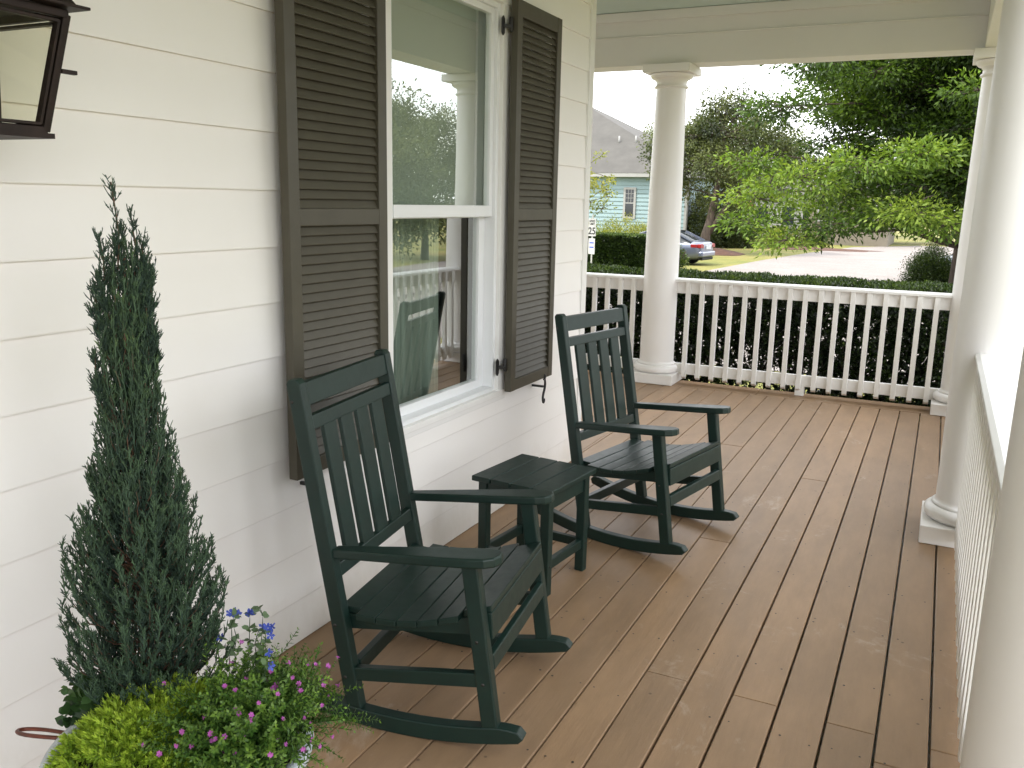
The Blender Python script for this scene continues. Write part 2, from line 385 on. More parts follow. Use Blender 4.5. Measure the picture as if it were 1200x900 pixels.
# ------------------------------------------------------------------ ceiling, beams
g = MB(); g.box(-5, 2.5, -3.4, 7.9, 3.06, 3.3); struct(g.build('porch_ceiling', M['ceiling']))
bm_ = MB()
bm_.box(-5, 2.275, 7.31, 7.575, 2.64, 3.058); bm_.box(2.0, 2.275, -3.4, 7.307, 2.64, 3.058)
bm_.box(-5, 1.98, 7.285, 7.309, 2.985, 3.057); bm_.box(1.975, 1.999, -3.4, 7.284, 2.985, 3.057)
bm_.box(-5, 1.995, 7.300, 7.3095, 2.86, 2.872)
struct(bm_.build('porch_beam', M['beam'], bevel=.004))

# ------------------------------------------------------------------ house
house = thing('house', 'near house with cream lap siding along the left of the porch', 'house', (0, 0, 0))
sd_ = MB(); z0s = 1.37206; dS = .17354
def lap(zb, zt, y0, y1, full_b=None):
    full_b = zb if full_b is None else full_b
    fx = lambda z: .013 - .010 * (z - full_b) / dS      # face slopes back towards the top
    sd_.prism([(-.03, zb), (fx(zb), zb), (fx(zb) + .0005, zb + .004), (fx(zt), zt), (-.03, zt)], y0, y1, 'y')
OY0, OY1, OZ0, OZ1 = 2.80, 3.72, .64, 2.40
for k in range(-8, 10):
    zb = z0s + k * dS; zt = zb + dS + .002
    if zb < 0: zb2 = .004
    else: zb2 = zb
    if zt > 3.06: zt = 3.06
    if zt <= OZ0 or zb >= OZ1: lap(zb2, zt, -3.2, 4.80, zb)
    else:
        lap(zb2, zt, -3.2, OY0, zb); lap(zb2, zt, OY1, 4.80, zb)
        if zb < OZ0: lap(zb, OZ0, OY0, OY1, zb)
        if zt > OZ1: lap(OZ1, zt, OY0, OY1, zb)
# return wall round the corner
for k in range(-8, 10):
    zb = max(z0s + k * dS, .004); zt = min(z0s + (k + 1) * dS + .002, 3.06)
    sd_.prism([(4.85, zb), (4.863, zb), (4.853, zt), (4.85, zt)], -5, -.14, 'x')
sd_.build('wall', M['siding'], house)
g = MB(); g.box(-.14, .019, 4.80, 4.868, .003, 3.058); g.box(-.14, -.03, 4.60, 4.80, .003, 3.05); g.build('corner_board', M['white_trim'], house, bevel=.003)
g = MB(); g.box(-.05, -.031, -3.2, OY0, -.9, 3.3); g.box(-.05, -.031, OY1, 4.6, -.9, 3.3); g.box(-.05, -.031, OY0, OY1, -.9, OZ0); g.box(-.05, -.031, OY0, OY1, OZ1, 3.3)
g.box(-5, -.14, 4.82, 4.849, -.9, 3.3); g.box(-9, -8.9, -12, 4.85, -.9, 3.3); g.box(-9, -.06, -12, -11.9, -.9, 3.3); g.box(-8.9, -5, 4.75, 4.85, -.9, 3.3)
g.box(-.05, -.031, -12, -3.2, -.9, 3.3)
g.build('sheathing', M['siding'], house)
g = MB(); g.add([(-9.6, -12.6, 3.31), (2.6, -12.6, 3.31), (2.6, 8.0, 3.31), (-9.6, 8.0, 3.31), (-4, -7, 6.6), (-4, 2.5, 6.6)], [(0, 1, 4), (1, 2, 5, 4), (2, 3, 5), (3, 0, 4, 5), (0, 3, 2, 1)])
g.build('roof', M['roofing'], house)
# window
win = MB()
# casing
win.box(-.028, .024, 2.72, 2.815, .625, 2.47); win.box(-.028, .024, 3.715, 3.805, .625, 2.47); win.box(-.028, .026, 2.70, 3.825, 2.385, 2.50)
wcas = win.build('window', M['white_trim'], house, bevel=.002)
g = MB()
g.box(-.035, .030, 2.70, 3.825, .600, .628); g.box(-.03, .020, 2.72, 3.805, .575, .598); g.build('window_sill', M['white_trim'], wcas, bevel=.002)
g = MB()   # frame lining
g.box(-.11, .006, 2.815, 2.838, .63, 2.385); g.box(-.11, .006, 3.692, 3.715, .63, 2.385); g.box(-.11, .006, 2.838, 3.692, 2.362, 2.385); g.box(-.11, .010, 2.838, 3.692, .63, .648)
g.build('window_frame', M['vinyl'], wcas, bevel=.0015)
g = MB()   # upper sash (outer)
g.box(-.040, -.010, 2.838, 2.868, 1.455, 2.362); g.box(-.040, -.010, 3.662, 3.692, 1.455, 2.362); g.box(-.040, -.010, 2.868, 3.662, 2.335, 2.362); g.box(-.040, -.006, 2.868, 3.662, 1.455, 1.505)
g.build('sash', M['vinyl'], wcas, bevel=.0015)
g = MB()   # lower sash (inner)
g.box(-.080, -.048, 2.838, 2.874, .648, 1.49); g.box(-.080, -.048, 3.640, 3.692, .648, 1.49); g.box(-.080, -.044, 2.874, 3.640, .648, .688); g.box(-.080, -.048, 2.874, 3.640, 1.45, 1.49)
g.build('sash', M['vinyl'], wcas, bevel=.0015)
g = MB(); g.add([(-.022, 2.868, 1.505), (-.022, 3.662, 1.505), (-.022, 3.662, 2.335), (-.022, 2.868, 2.335)], [(0, 1, 2, 3)]); g.build('pane', M['glass'], wcas)
g = MB(); g.add([(-.062, 2.874, .688), (-.062, 3.640, .688), (-.062, 3.640, 1.45), (-.062, 2.874, 1.45)], [(0, 1, 2, 3)]); g.build('pane', M['glass'], wcas)
# room behind
g = MB()
V = [(-.055, 2.3, .2), (-2.6, 2.3, .2), (-2.6, 4.4, .2), (-.055, 4.4, .2), (-.055, 2.3, 2.6), (-2.6, 2.3, 2.6), (-2.6, 4.4, 2.6), (-.055, 4.4, 2.6)]
g.add(V, [(0, 1, 2, 3), (4, 7, 6, 5), (1, 5, 6, 2), (0, 4, 5, 1), (2, 6, 7, 3)]); struct(g.build('interior_wall', M['dark']))
# roller shade behind the upper sash, two panels
g = MB()
g.box(-.105, -.100, 2.84, 3.245, 1.495, 2.36); g.box(-.109, -.104, 3.247, 3.69, 1.495, 2.36)
tag(g.build('window_shade', M['shade']), 'pale green shade behind the upper pane of the window', 'window shade')
# sheer curtain
def curtain(y0, y1, name, label):
    n = 80; vs = []; fs = []
    for i in range(n + 1):
        t = i / n; y = y0 + (y1 - y0) * t; x = -.22 + .018 * math.sin(t * 26) + .008 * math.sin(t * 61 + 1)
        for z in (.3, 1.0, 2.45): vs.append((x, y, z))
    for i in range(n):
        for j in range(2): fs.append((i * 3 + j, (i + 1) * 3 + j, (i + 1) * 3 + j + 1, i * 3 + j + 1))
    g = MB(); g.smooth = True; g.add(vs, fs); tag(g.build(name, M['curtain']), label, 'curtain')
curtain(3.17, 3.55, 'curtain', 'pleated grey green curtain hanging inside the lower window pane')

# shutters
def make_shutter(label, y0, y1, hinge_left, dogside):
    """board shutter with two louvre fields, built in its own frame: local y 0..w, x 0..t"""
    z0, z1, wd, t = .62, 2.41, y1 - y0, .034
    s = thing('louvred_shutter', label, 'shutter', (.045, y0, 0), 0, 'shutters flanking the window')
    st = .052; fr = MB()
    fr.box(0, t, 0, st, z0, z1); fr.box(0, t, wd - st, wd, z0, z1)
    for a, b2 in ((z0, z0 + .055), (1.437, 1.492), (z1 - .07, z1)): fr.box(.0015, t - .0015, st - .001, wd - st + .001, a, b2)
    fr.build('frame', M['shutter'], s, bevel=.0025)
    lv = MB(); a = R(64); pitch = .0300
    for za, zb in ((z0 + .055, 1.437), (1.492, z1 - .07)):
        n = round((zb - za) / pitch)
        for i in range(n):
            zc = za + (i + .5) * (zb - za) / n
            d = Vector((math.cos(a), 0, -math.sin(a))) * .0175     # slopes out and down
            nn = Vector((math.sin(a), 0, math.cos(a))) * .0034
            c = Vector((t / 2 - .001, 0, zc))
            pts = [c - d + nn, c - d - nn, c + d - nn, c + d + nn]
            lv.prism([(p.x, p.z) for p in pts], st - .002, wd - st + .002, 'y')
    lv.build('louvres', M['shutter'], s, bevel=.0015, seg=1)
    for z in (.745, 2.29):
        h = MB(); yy = wd + .045 if hinge_left is False else -.045
        sgn = -1 if hinge_left else 1; ye = yy - sgn * .034
        h.prism([(yy - .013, z - .030), (yy, z - .042), (yy + .013, z - .030), (yy + .013, z + .030), (yy, z + .042), (yy - .013, z + .030)], -.0205, -.014, 'x')
        h.bar((-.016, yy, z), (.006, ye, z), .014, .014); h.tube([(.006, ye, z - .022), (.006, ye, z + .040)], .0085, 10)
        h.box(.0, .008, min(ye, ye - sgn * .02), max(ye, ye - sgn * .02), z - .018, z + .018)
        h.build('hinge', M['iron'], s, bevel=.001)
    d = MB(); yd = wd - .10 if dogside else .10     # S-shaped shutter dog below the bottom rail
    d.bar((-.04, yd, z0 - .045), (.030, yd, z0 - .045), .011, .011)
    pts = []
    for i in range(23):
        tt = i / 22; z = .030 - .125 * tt; yo = .013 * math.sin(tt * 5.2)
        pts.append((.034, yd + yo, z0 - .045 + z + .02))
    for i in range(9):
        a2 = i / 8 * 3.9; pts.append((.034, yd + .013 * math.sin(5.2) + .011 - .011 * math.cos(a2), z0 - .12 - .012 * math.sin(a2)))
    pr = [(.034, yd + .014 * math.sin(i / 6 * 3.6), z0 - .045 + .05 + .014 * math.cos(i / 6 * 3.6)) for i in range(7, -1, -1)]
    d.tube(pr + pts, [.0035 + .003 * math.sin(min(1, i / (len(pr + pts) - 1)) * PI) for i in range(len(pr + pts))], 7)
    d.build('shutter_dog', M['iron'], s)
    return s
sl_ = make_shutter('olive brown louvred shutter left of the window, behind the nearer rocker', 2.165, 2.70, False, False)
sr_ = make_shutter('olive brown louvred shutter right of the window, towards the porch end', 3.745, 4.25, True, True)

# ------------------------------------------------------------------ porch columns
def make_column(x, y, label):
    c = thing('porch_column', label, 'column', (x, y, 0), 0, 'round white porch columns')
    g = MB(); g.box(-.2, .2, -.2, .2, .002, .088); g.build('plinth', M['column'], c, bevel=.004)
    pr = [(.15, .0885)]
    for i in range(13):
        a = -PI / 2 + PI * i / 12; pr.append((.160 + .036 * math.cos(a), .123 + .034 * math.sin(a)))
    pr += [(.163, .1575), (.163, .168), (.160, .1685)]
    for i in range(7):
        a = PI / 2 * i / 6; pr.append((.1475 + .0125 * (1 - math.sin(a)), .1685 + .018 * (1 - math.cos(a)) + .002))
    g = MB(); g.lathe(pr, 0, 0, 64); g.build('base', M['column'], c)
    g = MB(); pr = []
    for i in range(21):
        t = i / 20; z = .185 + t * (2.46 - .185); r_ = .1475 - .0235 * (max(0, t - .25) / .75) ** 1.35; pr.append((r_, z))
    g.lathe(pr, 0, 0, 64); g.build('shaft', M['column'], c)
    pr = [(.124, 2.459)]
    for i in range(9):
        a = -PI / 2 + PI * i / 8; pr.append((.128 + .012 * math.cos(a), 2.474 + .012 * math.sin(a)))
    pr += [(.126, 2.488), (.126, 2.520), (.134, 2.522), (.134, 2.530)]
    for i in range(9):
        a = PI / 2 * i / 8; pr.append((.136 + .040 * math.sin(a), 2.532 + .036 * (1 - math.cos(a))))
    pr += [(.176, 2.572), (.1, 2.574)]
    g = MB(); g.lathe(pr, 0, 0, 64); g.box(-.195, .195, -.195, .195, 2.5755, 2.637); g.build('capital', M['column'], c)
    return c
make_column(-.28, 7.43, 'white round column standing free at the far end, left of the end railing bay')
make_column(2.132, 7.43, 'white round column at the far right corner of the porch, mostly hidden')
make_column(2.132, 4.53, 'white round column with full base visible at the right edge of the deck')
make_column(2.170, 1.66, 'nearest white round column cut off by the right edge of the photo')

# ------------------------------------------------------------------ railings
def make_railing(label, L, n, first, step, loc, rz, foot=None):
    """runs along local +x from 0 to L; porch side is local -y"""
    r_ = thing('railing', label, 'railing', loc, rz, 'white porch railings')
    g = MB(); g.prism([(-.062, .878), (.062, .878), (.062, .898), (.045, .907), (-.045, .907), (-.062, .898)], 0, L, 'x'); g.build('top_rail', M['white_trim'], r_, bevel=.003)
    g = MB(); g.box(0, L, -.019, .019, .780, .877); g.build('upper_board', M['white_trim'], r_, bevel=.002)
    g = MB(); g.box(0, L, -.019, .019, .078, .170); g.build('bottom_rail', M['white_trim'], r_, bevel=.002)
    for i in range(n):
        x = first + i * step
        g = MB(); h = .0185
        g.prism([(-.0565, .8765), (-.0565, .062), (-.0195, .040), (-.0195, .8765)], x - h, x + h, 'x')
        g.build('baluster', M['white_trim'], r_, bevel=.002)
    if foot is not None:
        g = MB(); g.box(foot - .035, foot + .035, -.03, .03, .001, .077); g.build('support_block', M['white_trim'], r_, bevel=.002)
    return r_
YR = 7.45
make_railing('white railing across the end of the porch between two columns', 2.132 - .135 + .28 - .135, 17, .118 - .0 + .0, .12,
             (-.145, YR, 0), 0, .945 + .145)
make_railing('white railing left of the far free standing column, running behind the house corner', 1.9, 16, 1.9 - .100 - 15 * .12, .12, (-.28 - .135 - 1.9, YR, 0), 0)
make_railing('white side railing seen edge on between the two nearest right columns', 2.9 - .27, 21, .12, .12, (2.132, 4.53 - .135, 0), R(-90))
make_railing('white side railing beyond the middle right column, hidden behind it', 2.9 - .27, 21, .12, .12, (2.132, 7.43 - .135, 0), R(-90))
# ------------------------------------------------------------------ rocking chairs
def make_rocker(label):
    c = thing('rocking_chair', label, 'rocking chair', (0, 0, 0), 0, 'green rocking chairs')
    G = M['green']; H = .29; bv = .0045
    postx = lambda z: -.232 - .1774 * (z - .055)       # back edge of a rear post
    ct = lambda x: ((x + .07) ** 2) / (2 * 1.43)       # under edge of the rocker
    for s in (1, -1):
        yc = s * (H - .0185)
        # rocker
        xs = np.linspace(-.50, .302, 22)
        lo = [(x, ct(x) + .0005) for x in xs]
        top = [(.318, ct(.302) + .018), (.300, ct(.30) + .037), (.268, ct(.26) + .049)] + [(x, ct(x) + .053) for x in np.linspace(.235, -.46, 18)] + [(-.492, ct(-.49) + .045), (-.508, ct(-.50) + .024)]
        g = MB(); g.prism(lo + top, yc - .0195, yc + .0195, 'y'); g.build('runner', G, c, bevel=bv)
        # rear post
        w0 = .050
        g = MB(); zt = 1.030
        g.prism([(postx(.05), ct(-.22) + .051), (postx(.05) + w0, ct(-.18) + .050), (postx(zt - .012) + w0 - .002, zt - .012), (postx(zt) + w0 - .012, zt), (postx(zt) + .012, zt - .002), (postx(zt - .014) + .002, zt - .014)], yc - .0180, yc + .0180, 'y')
        g.build('back_post', G, c, bevel=bv)
        # front leg
        g = MB(); g.prism([(.193, ct(.19) + .051), (.241, ct(.24) + .050), (.172, .5735), (.124, .571)], yc - .0185, yc + .0185, 'y')
        g.build('leg', G, c, bevel=bv)
        # arm: plan outline, tilted up to the front
        M1 = Matrix.Translation((0, 0, .5315)) @ Matrix.Rotation(-R(6.2), 4, 'Y')
        yo = H + .026; yi = H - .062
        pl = [(-.268, H - .044), (-.268, H - .004), (.02, yo - .006), (.15, yo), (.205, yo - .002), (.232, yo - .016), (.243, yo - .042), (.240, yi + .022), (.222, yi + .004), (.19, yi - .002), (.08, yi), (-.12, H - .05)]
        g = MB(); g.prism([(x, s * y) for x, y in pl], -.002 + .012, .026 + .012, 'z', M1); g.build('armrest', G, c, bevel=.006, seg=3)
        # seat side rail
        g = MB(); yr = s * (H - .0495)
        zs = lambda x: .352 + .0 + (.30 * (x + .12) ** 2 if x < -.12 else .92 * (x + .12) ** 2 - .85 * max(0, x - .06) ** 2 * 1.0)
        xx = np.linspace(-.262, .172, 12)
        g.prism([(-.255, .284), (.172, .338)] + [(x, zs(x) - .0205) for x in xx[::-1]], yr - .0118, yr + .0118, 'y'); g.build('seat_rail', G, c, bevel=.002)
        # side stretcher
        g = MB(); g.bar((-.216, yc, .160), (.185, yc, .217), .026, .042); g.build('stretcher', G, c, bevel=.003)
        # bolts
        for (bx_, bz_) in ((-.262, .31), (-.232, .150), (.176, .335), (.196, .210), (-.382, .965)):
            g = MB(); n = 8
            y0 = s * (H - .0005); g.tube([(bx_, y0 - s * .002, bz_), (bx_, y0 + s * .0012, bz_)], .0052, 10)
            g.build('bolt', M['screw'], c)
    yi = H - .0372
    # seat boards
    edges = [-.262, -.198, -.134, -.070, -.006, .058, .120, .206]
    g = MB()
    for i in range(7):
        a, b2 = edges[i] + .0016, edges[i + 1] - .0016
        hw = H - .004 if i < 6 else yi - .001
        if i == 0: hw = yi - .002
        z_a, z_b = zs(a), zs(b2)
        g.prism([(a, z_a), (b2, z_b), (b2 + .001, z_b - .019), (a + .001, z_a - .019)], -hw, hw, 'y')
    g.build('seat', G, c, bevel=.003)
    g = MB(); za = zs(.2)
    g.prism([(.186, za - .021), (.206, za - .021), (.212, za - .098), (.192, za - .100)], -yi + .001, yi - .001, 'y'); g.build('apron', G, c, bevel=.003)
    g = MB(); g.prism([(.194, .288), (.214, .286), (.220, .241), (.200, .240)], -yi - .001, yi + .001, 'y'); g.build('stretcher', G, c, bevel=.003)
    g = MB(); g.bar((-.212, -yi - .001, .170), (-.212, yi + .001, .170), .026, .044); g.build('stretcher', G, c, bevel=.003)
    # back
    def rail(z0, z1, th, off, name):
        g = MB(); p = lambda z, o: (postx(z) + .025 + off + o, z)
        g.prism([p(z0, -th / 2), p(z1, -th / 2), p(z1, th / 2), p(z0, th / 2)], -yi - .001, yi + .001, 'y'); g.build(name, G, c, bevel=.003)
    rail(.950, 1.016, .022, .006, 'top_rail'); rail(.880, .920, .022, .006, 'back_rail'); rail(.445, .485, .022, .006, 'back_rail')
    sw, gp = .072, .030; n = 4; tot = n * sw + (n - 1) * gp
    for i in range(n):
        y0 = tot / 2 - i * (sw + gp) - sw
        g = MB(); p = lambda z, o: (postx(z) + .025 + .006 + o, z)
        g.prism([p(.483, -.0075), p(.882, -.0075), p(.882, .0075), p(.483, .0075)], y0, y0 + sw, 'y'); g.build('slat', G, c, bevel=.0025)
    return c
ch1 = make_rocker('dark green slatted rocking chair nearest the camera, beside the potted cypress')
ch1.location = (.635, 2.23, 0); ch1.rotation_euler.z = R(8.2)
ch2 = copy_tree(ch1); ch2['label'] = 'dark green slatted rocking chair farther away, near the end railing'
ch2.location = (.780, 3.872, 0); ch2.rotation_euler.z = R(-11.45)

# ------------------------------------------------------------------ side table
tb = thing('side_table', 'small dark green slatted side table between the two rocking chairs', 'side table', (.487, 3.150, 0), R(-6.4))
G = M['green']; hx, hy = .186, .193; g = MB()
for i in range(4):
    a = -hx + i * (2 * hx / 4) + .0028; g.box(a, a + 2 * hx / 4 - .0056, -hy, hy, .424, .446)
g.build('tabletop', G, tb, bevel=.0035)
lx, ly = .146, .150
for sx in (1, -1):
    for sy in (1, -1):
        g = MB(); g.box(sx * lx - .02, sx * lx + .02, sy * ly - .0185, sy * ly + .0185, .001, .4235); g.build('leg', G, tb, bevel=.004)
for sy in (1, -1):
    g = MB(); g.box(-lx + .019, lx - .019, sy * ly - .011, sy * ly + .011, .355, .4225); g.build('apron', G, tb, bevel=.002)
    g = MB(); g.box(-lx + .019, lx - .019, sy * ly - .012, sy * ly + .012, .105, .143); g.build('stretcher', G, tb, bevel=.003)
for sx in (1, -1):
    g = MB(); g.box(sx * lx - .011, sx * lx + .011, -ly + .018, ly - .018, .355, .4225); g.build('apron', G, tb, bevel=.002)
    g = MB(); g.box(sx * lx - .012, sx * lx + .012, -ly + .018, ly - .018, .104, .144); g.build('stretcher', G, tb, bevel=.003)
    for sy in (1, -1):
        g = MB(); g.tube([(sx * (lx + .0195), sy * ly, .124), (sx * (lx + .0208), sy * ly, .124)], .0045, 8); g.build('bolt', M['screw'], tb)

# ------------------------------------------------------------------ wall lantern
lt = thing('wall_lantern', 'aged bronze gas lantern on the wall, upper left corner', 'lantern', (.185, 1.135, 1.645))
bz_, tz_, bw, tw = 0, .222, .088, .126
def cpt(sx, sy, t, inset=0): h = bw + (tw - bw) * t - inset; return Vector((sx * h, sy * h, bz_ + (tz_ - bz_) * t))
g = MB()
for sx in (1, -1):
    for sy in (1, -1):
        g.bar(cpt(sx, sy, 0, .007), cpt(sx, sy, 1, .007), .016, .016, (sx, 0, 0))
for t, hh in ((0, .018), (1, .016)):
    h = (bw if t == 0 else tw) - .006
    z = 0 if t == 0 else tz_
    for a, b2 in (((-h, -h), (h, -h)), ((h, -h), (h, h)), ((h, h), (-h, h)), ((-h, h), (-h, -h))):
        g.bar((*a, z), (*b2, z), .014, hh)
g.build('frame', M['bronze'], lt, bevel=.002)
g = MB()   # inner door frame on the four faces
for ax in range(4):
    Mx = Matrix.Rotation(ax * PI / 2, 4, 'Z')
    for (y0, t0, y1, t1) in ((-1, .06, -1, .94), (1, .06, 1, .94), (-1, .06, 1, .06), (-1, .93, 1, .93)):
        f = lambda y, t: Mx @ Vector((bw + (tw - bw) * t - .004, y * (bw + (tw - bw) * t - .024), tz_ * t))
        g.bar(f(y0, t0), f(y1, t1), .006, .015, Mx @ Vector((1, 0, 0)))
g.build('door_frame', M['bronze'], lt, bevel=.001)
for ax in range(4):
    Mx = Matrix.Rotation(ax * PI / 2, 4, 'Z'); g = MB()
    q = [Mx @ Vector((bw + (tw - bw) * t - .008, y * (bw + (tw - bw) * t - .02), tz_ * t)) for y, t in ((-1, .05), (1, .05), (1, .95), (-1, .95))]
    g.add(q, [(0, 1, 2, 3)]); g.build('pane', M['lampglass'], lt)
g = MB()
e = tw + .026; g.box(-e, e, -e, e, tz_ + .010, tz_ + .016)
rr_ = [(tw + .010, tz_ + .0165), (tw - .01, tz_ + .05), (tw * .55, tz_ + .13), (.05, tz_ + .17), (.05, tz_ + .2)]
for (h0, z0_), (h1, z1_) in zip(rr_[:-1], rr_[1:]):
    vs = [(sx * h0, sy * h0, z0_) for sx, sy in ((-1, -1), (1, -1), (1, 1), (-1, 1))] + [(sx * h1, sy * h1, z1_) for sx, sy in ((-1, -1), (1, -1), (1, 1), (-1, 1))]
    g.add(vs, [(0, 1, 5, 4), (1, 2, 6, 5), (2, 3, 7, 6), (3, 0, 4, 7)])
g.box(-.06, .06, -.06, .06, tz_ + .2, tz_ + .215)
g.build('roof', M['bronze'], lt, bevel=.0015)
g = MB(); g.box(-.094, .094, -.094, .094, -.014, -.004); g.tube([(0, 0, -.004), (0, 0, .07)], .012, 10); g.tube([(0, 0, .07), (0, 0, .10)], [.018, .006], 10)
for i in range(14):
    a = rnd.uniform(-.08, .08); b2 = rnd.uniform(-.08, .08); g.box(a - .01, a + .01, b2 - .006, b2 + .006, -.003, .004 + rnd.random() * .012)
g.build('burner', M['bronze'], lt)
g = MB(); g.box(tw * .8, tw * .8 + .012, .108, .142, .112, .120); g.bar((.115, .128, .105), (.115, .128, .132), .008, .012); g.build('latch', M['bronze'], lt, bevel=.001)
g = MB(); g.tube([(-.02, 0, -.012), (-.02, 0, -.035), (-.06, 0, -.07), (-.12, 0, -.05), (-.17, 0, 0)], .010, 10); g.box(-.176, -.165, -.05, .05, -.08, .16); g.build('bracket', M['bronze'], lt)

# ------------------------------------------------------------------ planter
PX, PY, PZ, PR = .615, 1.145, .44, .265
PS = .95
pot = thing('planter_pot', 'pale blue grey round planter pot overflowing with plants, bottom left', 'planter', (PX, PY, 0))
g = MB(); g.lathe([(q * PS, z) for q, z in [(.0, .001), (.175, .001), (.185, .02), (.225, .22), (.247, .38), (.252, .405), (.270, .410), (.275, .425), (.270, .442), (.250, .444), (.243, .43), (.235, .36), (0, .35)]], 0, 0, 72); g.build('pot', M['pot'], pot)
g = MB(); n = 40; vs = [(0, 0, .412)] + [(.226 * math.cos(2 * PI * k / n), .226 * math.sin(2 * PI * k / n), .405) for k in range(n)]
g.add(vs, [(0, 1 + k, 1 + (k + 1) % n) for k in range(n)]); g.build('soil', M['soil'], pot)
g = MB(); pts = []
for i in range(15):
    a = i / 14 * PI; ra = .250 + .115 * max(0, math.sin(a)) ** .75; ta = R(197) + .085 * math.cos(a); pts.append((ra * math.cos(ta), ra * math.sin(ta), .428 + .010 * math.cos(a)))
g.tube(pts, .0042, 8); g.build('handle', M['copper'], pot)

# generic leaf arrays --------------------------------------------------------
def unit(v): return v / (np.linalg.norm(v, axis=-1, keepdims=True) + 1e-9)
def leaf_arrays(P_, D, L, W_, fold=.25, normal=None, shape=1):
    """diamond / six-point leaves: base at P, pointing D. returns V,F"""
    n = len(P_); D = unit(D)
    if normal is None: normal = rng.normal(size=(n, 3)) + np.array([0, 0, 1.0])
    S = unit(np.cross(D, normal)); Nn = unit(np.cross(S, D))
    L = np.broadcast_to(np.asarray(L, float), (n,))[:, None]; W_ = np.broadcast_to(np.asarray(W_, float), (n,))[:, None]
    if shape == 1:
        V = np.stack([P_, P_ + D * L * .45 + S * W_ * .5 + Nn * W_ * fold, P_ + D * L, P_ + D * L * .45 - S * W_ * .5 + Nn * W_ * fold], 1)
        F = np.arange(n * 4).reshape(n, 4)
    elif shape == 2:   # rounder leaf, 6 points
        V = np.stack([P_, P_ + D * L * .25 + S * W_ * .45 + Nn * W_ * fold, P_ + D * L * .7 + S * W_ * .42 + Nn * W_ * fold, P_ + D * L - Nn * L * .08,
                      P_ + D * L * .7 - S * W_ * .42 + Nn * W_ * fold, P_ + D * L * .25 - S * W_ * .45 + Nn * W_ * fold], 1)
        F = np.arange(n * 6).reshape(n, 6)
    k = V.shape[1]
    return V.reshape(-1, 3), F, k
def leaves(name, P_, D, L, W_, tint, mat, parent=None, **kw):
    V, F, k = leaf_arrays(P_, D, L, W_, **kw)
    return npmesh(name, V, F, mat, parent, np.repeat(np.clip(tint, 0, 1), k))
def spikes(A, B, r0, tintA, tintB):
    """thin three-sided tapering prisms from A to B (arrays)"""
    n = len(A); d = unit(B - A); ref = rng.normal(size=(n, 3)); u = unit(np.cross(d, ref)); w_ = np.cross(d, u)
    r0 = np.broadcast_to(np.asarray(r0, float), (n,))[:, None]
    ring = [u, -.5 * u + .866 * w_, -.5 * u - .866 * w_]
    V = np.stack([A + q * r0 for q in ring] + [A + (B - A) * .6 + q * r0 * .85 for q in ring] + [B + q * r0 * .25 for q in ring], 1).reshape(-1, 3)
    base = np.arange(n)[:, None] * 9
    F = np.concatenate([base + np.array([i + j, (i + 1) % 3 + j, (i + 1) % 3 + j + 3, i + j + 3]) for j in (0, 3) for i in range(3)], 0)
    T = np.stack([tintA] * 3 + [(tintA + tintB) / 2] * 3 + [tintB] * 3, 1).ravel()
    return V, F, T

# --- potted cypress ---------------------------------------------------------
cy = thing('potted_cypress', 'tall thin dark blue green cypress growing in the pot', 'shrub', (.43, 1.235, .40))
def envelope(h):
    """outer radius of the crown at height h above the soil (m)"""
    pts = [(0, .10), (.06, .15), (.15, .172), (.28, .170), (.40, .146), (.50, .112), (.60, .084), (.70, .070), (.80, .056), (.90, .042), (.98, .030), (1.06, .020), (1.15, .012)]
    return np.interp(h, [p[0] for p in pts], [p[1] for p in pts])
lean = lambda h: np.array([-.03, .035, 0]) * (h / 1.15)
TH = 1.145
g = MB(); g.tube([tuple(lean(h) + np.array([.004 * math.sin(h * 14), .004 * math.cos(h * 11), h])) for h in np.linspace(0, 1.0, 14)], [.013 * (1 - .8 * t) for t in np.linspace(0, 1, 14)], 8)
A_, B_, r_, ta_, tb_ = [], [], [], [], []
def frond(path, out, h0, dens, j0=2):
    """scale-leaved sprays along a branch path"""
    n_ = len(path); side = np.cross(out, [0, 0, 1.0]); side /= np.linalg.norm(side) + 1e-9
    for j in range(j0, n_ - 1):
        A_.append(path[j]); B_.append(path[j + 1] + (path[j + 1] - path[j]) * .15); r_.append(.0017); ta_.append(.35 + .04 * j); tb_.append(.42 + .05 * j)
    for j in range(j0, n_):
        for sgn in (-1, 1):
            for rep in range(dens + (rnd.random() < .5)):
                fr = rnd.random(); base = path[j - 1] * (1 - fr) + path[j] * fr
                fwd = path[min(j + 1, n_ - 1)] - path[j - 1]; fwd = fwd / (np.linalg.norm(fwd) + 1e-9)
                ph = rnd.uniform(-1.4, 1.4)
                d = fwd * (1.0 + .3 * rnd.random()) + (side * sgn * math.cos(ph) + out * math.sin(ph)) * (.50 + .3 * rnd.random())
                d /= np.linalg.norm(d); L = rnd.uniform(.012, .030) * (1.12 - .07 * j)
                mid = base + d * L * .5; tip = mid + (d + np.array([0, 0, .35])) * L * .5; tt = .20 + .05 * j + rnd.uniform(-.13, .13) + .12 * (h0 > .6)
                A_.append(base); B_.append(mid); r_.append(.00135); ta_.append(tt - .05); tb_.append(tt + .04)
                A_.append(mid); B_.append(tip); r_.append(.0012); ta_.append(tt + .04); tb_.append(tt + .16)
                for q in range(rnd.choice((2, 3, 3, 4))):
                    f2 = .15 + .7 * rnd.random(); b2 = base + (tip - base) * f2
                    d2 = d + rng.normal(scale=.5, size=3); d2 /= np.linalg.norm(d2); L2 = rnd.uniform(.004, .010)
                    A_.append(b2); B_.append(b2 + d2 * L2 + np.array([0, 0, L2 * .3])); r_.append(.0011); ta_.append(tt); tb_.append(tt + .16)
nb = 900
